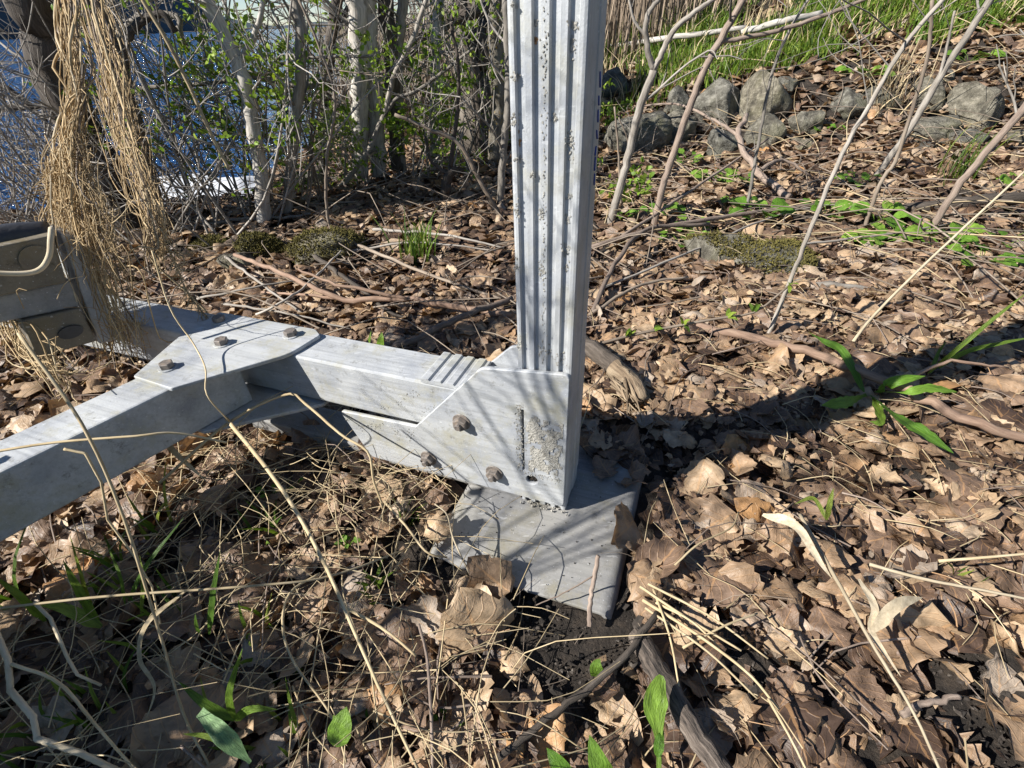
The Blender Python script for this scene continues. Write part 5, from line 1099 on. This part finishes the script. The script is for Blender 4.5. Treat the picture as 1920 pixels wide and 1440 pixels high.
SH = [('leafy shrub with bright buds right of the vine trunk', 430, 405, 6, 1.25, 'twig_grey', 3, .030, .45), ('bright budding shrub at the foot of the white-splashed sapling', 500, 400, 6, .95, 'twig_grey', 4, .030, .8),
      ('budding shrub between the two thin saplings', 560, 395, 5, 1.15, 'twig', 4, .030, .6), ('green tangle below the pale trunk group', 680, 350, 6, .55, 'twig', 4, .030, .6), ('sparse shrub in front of the pale trunks', 640, 330, 4, .7, 'twig_grey', 2, .028, .25),
      ('low green shrub left of the broken stump', 770, 350, 5, .75, 'twig', 5, .032, .8), ('dry twig thicket right of the broken stump', 880, 330, 5, .7, 'twig', 2, .03, .25), ('leafy twigs left of the post', 915, 320, 6, 1.0, 'twig', 3, .03, .5),
      ('thin green-tipped shrub rising from the mossy rocks', 455, 420, 4, 1.0, 'twig_grey', 3, .026, .5), ('bare brush behind the white-splashed sapling', 380, 395, 7, 1.2, 'twig_grey', 2, .028, .15), ('dense bare stems behind the dark limb', 800, 255, 8, 1.2, 'twig', 2, .03, .2),
      ('budding bush against the water right of the straight brown sapling', 590, 360, 4, .8, 'twig_grey', 4, .03, .6), ('dark brush at the water behind the pale trunks', 720, 250, 7, 1.4, 'twig_grey', 2, .03, .2), ('budding twigs just behind the stump', 840, 330, 5, .8, 'twig', 4, .03, .7)]
for k_, (lb, px, py, n, h, mt, lv, s_, fr_) in enumerate(SH): shrub(lb, px, py, n + 1, h, 'twig_pale' if k_ % 2 else mt, max(2, lv - 1), s_ * .95, fr_ * (1.0 if k_ < 4 else .7), mink=3, maxk=5)
LB = [('leafless wands right behind the bracket', 60, 400, 8, 1.0, .25), ('tangled leafless brush left of the vine trunk', 150, 400, 9, .8, -.3), ('tall leafless brush before the water by the hanging stalk', 400, 395, 9, 1.2, .15),('grey leafless brush over the water at the left edge', 20, 400, 9, 1.0, -.2), ('leafless brush between the leaning trunk and the bracket', 110, 395, 9, 1.1, .1), ('leafless brush behind the vine bundle', 220, 395, 9, 1.1, .2), ('leafless twigs low by the bright water', 330, 395, 8, .9, .3), ('leafless brush far at the left edge', -120, 400, 9, 1.3, .3), ('low dead brush at the shoreline behind the bracket', 60, 405, 9, .6, .5)]
for (lb, px, py, n, h, dx) in LB: shrub(lb, px, py, n - 1, h, 'twig_pale' if px % 20 == 0 else 'twig_grey', 0, .02, 0, 2.2 + (px % 7) * .05, 'leafless brush along the shore', .7, 2, .006, 4, 6, dirx=dx)
for (lb, px, py) in (('leafy sprig by the post half way up', 1135, 260), ('green shrublet at the post edge in the shade', 1150, 385)): shrub(lb, px, py, 3, .25, 'twig', 5, .03, 1.0, None, 'sprigs by the post', .4, 1, .002)
# fallen branches over the water
for (lb, pts, rp) in (('dark bare branch reaching over the water left', [(-20, 150), (60, 200), (130, 280), (240, 330)], 6), ('level dark branch over the water at the left edge', [(-20, 205), (80, 200), (170, 208), (260, 190)], 6), ('arched dead branch with white patches over the water', [(215, 200), (222, 80), (262, 35), (330, 30), (350, 90)], 8), ('long level branch across the water to the pale trunks', [(260, 165), (400, 155), (480, 140), (560, 112), (700, 105)], 4), ('grey drift log at the water edge behind the saplings', [(440, 140), (520, 150), (560, 158), (620, 150)], 8), ('low branch along the shore by the mossy stones', [(330, 430), (420, 415), (520, 408), (600, 400)], 4)):
    y_ = 2.6 if 'stones' not in lb else None
    P = [uy(x, y, y_) for x, y in pts] if y_ else gp([(x, y, .04) for x, y in pts])
    stick('dead_branch', lb, 'branch', P, rp, 'bark_dark' if 'dark' in lb else 'bark_grey', (), .6, 8, .25, 'dead branches by the water')

# ================================================================== DEAD VINE BUNDLE hanging over the bracket
vb = thing('vine_bundle', 'thick bundle of dead golden-brown vine strands hanging from the trunk over the beam', 'vine', uz(215, 650, .2235))
guide1 = [(120, -60, 1.20), (128, 40, 1.12), (140, 130, 1.08), (140, 220, 1.05), (128, 300, 1.02), (142, 370, .98), (160, 450, .95), (190, 540, .92), (232, 650, .90)]
guide2 = [(150, -60, 1.45), (185, 50, 1.38), (215, 150, 1.30), (235, 250, 1.24), (262, 340, 1.18), (290, 420, 1.10), (300, 480, 1.05)]
guide3 = [(-40, 470, .95), (-5, 540, .92), (30, 600, .88), (60, 650, .84), (110, 700, .80)]
def strand(mb, guide, spread, r, a=0.0, b=1.0, wob=8):
    P = []; ox, oy, oz = random.gauss(0, spread), random.gauss(0, spread * .3), random.gauss(0, .035); N_ = len(guide)
    i0 = int(a * (N_ - 1)); i1 = max(i0 + 3, int(math.ceil(b * (N_ - 1))) + 1); ph_ = random.uniform(0, 6)
    for k, (x, y, yy) in enumerate(guide[i0:i1]):
        kk = (k + i0) / (N_ - 1); wgt = (.15 + .72 * sst(.38, .68, kk)) if guide is guide1 else .8
        sw = math.sin(kk * 5 + ph_) * spread * .5
        P.append(uy(x + (ox + sw) * wgt + random.gauss(0, wob * 1.1), y + oy + random.gauss(0, wob * 2.2), yy + oz * wgt + random.gauss(0, .012)))
    if random.random() < .3: d_ = rng.normal(0, .03, 3); P += [P[-1] + d_, P[-1] + d_ * 1.2 + rng.normal(0, .02, 3)]
    mb.tube(P, r, r * .6, 5, len(P) * 4, jit=.0006)
for k in range(30):
    mb = MB(); strand(mb, guide1, 30, random.uniform(.0014, .0032), 0 if k % 3 == 0 else random.uniform(.3, .6), random.uniform(.65, 1), 13); mb.build('strand', ('vine', 'straw_pale', 'vine', 'twig')[k % 4], vb)
for k in range(11):
    mb = MB(); strand(mb, guide2, 14, random.uniform(.0014, .0034), 0, 1, 9); mb.build('strand', ('vine', 'twig', 'straw')[k % 3], vb)
mb = MB()
for k in range(210): strand(mb, guide1, 31, random.uniform(.0004, .0012), random.choice([0, .4, .5, .5, .6, .65]), random.uniform(.6, 1), 12)
for k in range(44): strand(mb, guide2, 17, random.uniform(.0005, .0015), random.choice([0, .2, .4]), 1, 11)
for k in range(60): strand(mb, guide3, 16, random.uniform(.0008, .002), 0, 1, 9)
tag(mb.build('fine_strands', 'vine', vb), 'hair-thin dry vine fibres', kind='stuff')
mb = MB()
for (cx_, cy_, yy, n) in ((120, 330, 1.0, 60), (150, 300, 1.02, 40), (110, 400, .98, 50), (40, 620, .86, 40), (225, 620, .9, 40), (180, 420, .95, 60)):
    for k in range(n):
        c = uy(cx_ + random.gauss(0, 16), cy_ + random.gauss(0, 22), yy + random.gauss(0, .02)); d = rng.normal(0, .016, 3); mb.tube([c, c + d + rng.normal(0, .008, 3), c + d * 1.6 + rng.normal(0, .012, 3)], .0008, .0005, 4, 6, cap=False)
tag(mb.build('curled_fibres', 'vine', vb), None, kind='stuff')
# feathery dry seed heads dangling beside it
for (lb, pts) in (('feathery brown dry frond dangling over the gusset plate', [(318, 470, .98), (335, 510, .97), (355, 555, .96), (385, 590, .95)]), ('feathery brown dry frond by the vine trunk', [(295, 400, 1.1), (305, 430, 1.1), (300, 455, 1.1), (290, 480, 1.1)])):
    P = [uy(*p) for p in pts]; root = thing('dry_frond', lb, 'plant', P[0], 'dry fronds'); mb = MB(); C = mb.tube(P, .0016, .001, 5, 14); mb.build('stem', 'vine', root); mb = MB()
    for c in C:
        for q in range(7):
            d = rng.normal(0, 1, 3) + np.array([0, 0, -.6]); d /= np.linalg.norm(d); mb.tube([c, c + d * .012, c + d * .022 + np.array([0, 0, -.006])], .0008, .0004, 4, 4, cap=False)
    tag(mb.build('bristles', 'vine', root), None, kind='stuff')

# unseen brush added left of the view to shade the lower left
for k, (x_, y_, n_, h_) in enumerate(((-1.00, .10, 10, .46), (-1.06, -.08, 10, .50), (-.97, .20, 9, .36), (-1.12, .03, 10, .48))):
    b_ = np.array([x_, y_, float(hgt(x_, y_))]); qx, qy = proj(b_)
    root = thing('shrub', ['added unseen low brush beyond the left edge beside the brace', 'taller added unseen brush beyond the left edge', 'lowest clump of added unseen brush beyond the left edge', 'added unseen brush clump farthest beyond the left edge'][k], 'shrub', b_, 'brush beyond the left edge'); tips = []; tw = MB()
    for j in range(n_):
        q = b_ + np.array([random.gauss(0, .05), random.gauss(0, .06), -.02]); d = np.array([random.gauss(0, .2), random.gauss(-.05, .15), 1.0]); grow(tw, tips, q, d, h_ * random.uniform(.5, 1), .005, 2, .42, .2, 4, 3, 5)
    tag(tw.build('twigs', 'twig', root), None, kind='stuff'); foliage(tips, 3, .034, root, .85)

# unseen trees added right of and behind the viewer to block sky light
WD = [(3.4, -.6, 3.0), (2.9, -1.6, 2.6)]
WL = ['added unseen leafy tree beyond the right edge of the view', 'added unseen leafy tree behind the viewer on the right']
for (x_, y_, h_), lb_ in zip(WD, WL):
    b_ = np.array([x_, y_, float(hgt(x_, y_))]); root = thing('tree', lb_, 'tree', b_, 'added trees on the bank outside the view')
    mb = MB(); C = mb.tube([b_ - np.array([0, 0, .05]), b_ + np.array([.05, .03, h_ * .4]), b_ + np.array([-.03, .08, h_ * .75]), b_ + np.array([.02, 0, h_])], .06, .02, 10, 16, lump=.06); mb.build('trunk', 'bark_grey', root)
    tw = MB(); tips = []
    for k in range(26):
        i = int(len(C) * random.uniform(.12, .98)); d = rng.normal(0, 1, 3); d[2] = d[2] * .4 + .1; grow(tw, tips, C[i], d, random.uniform(.5, .9), .012, 1, .6, .1, 4, 4, 6)
    tag(tw.build('branches', 'twig_grey', root), None, kind='stuff'); foliage(tips, 6, .085, root, 1.0, 'green')

# unseen tree added at left: its twigs throw thin shadows on post and plates
b_ = np.array([-1.45, -.12, float(hgt(-1.45, -.12))]); root = thing('tree', 'added unseen young bare tree leaning in from beyond the left edge', 'tree', b_, 'trees along the shore')
mb = MB(); C = mb.tube([b_ - np.array([0, 0, .04]), b_ + np.array([.03, .02, .3]), b_ + np.array([.05, .05, .62]), b_ + np.array([.08, .08, .85])], .018, .010, 10, 16, lump=.05); mb.build('trunk', 'bark_grey', root)
tw = MB()
for (i_, dx_, dy_, dz_, L_) in ((15, .75, .50, .75, 1.0), (15, .60, .62, .50, .95), (14, .85, .52, .95, 1.0), (15, .60, .35, 1.0, 1.1), (14, .95, .62, .62, .9), (15, .45, .50, .85, 1.1), (13, .70, .80, .55, .9)):
    P_ = [C[i_]]; d_ = np.array([dx_, dy_, dz_])
    for k in range(6): d_ = d_ + rng.normal(0, .09, 3); d_ /= np.linalg.norm(d_); P_.append(P_[-1] + d_ * L_ / 6)
    mb = MB(); mb.tube(P_, .0038, .0014, 6, 20); mb.build('branch', 'bark_grey', root)
    for k in range(5): tw.tube([P_[2 + k % 4], P_[2 + k % 4] + d_ * .1 + rng.normal(0, .05, 3), P_[2 + k % 4] + d_ * .2 + rng.normal(0, .09, 3)], .0018, .001, 5, 7)
tag(tw.build('twigs', 'twig_grey', root), None, kind='stuff')
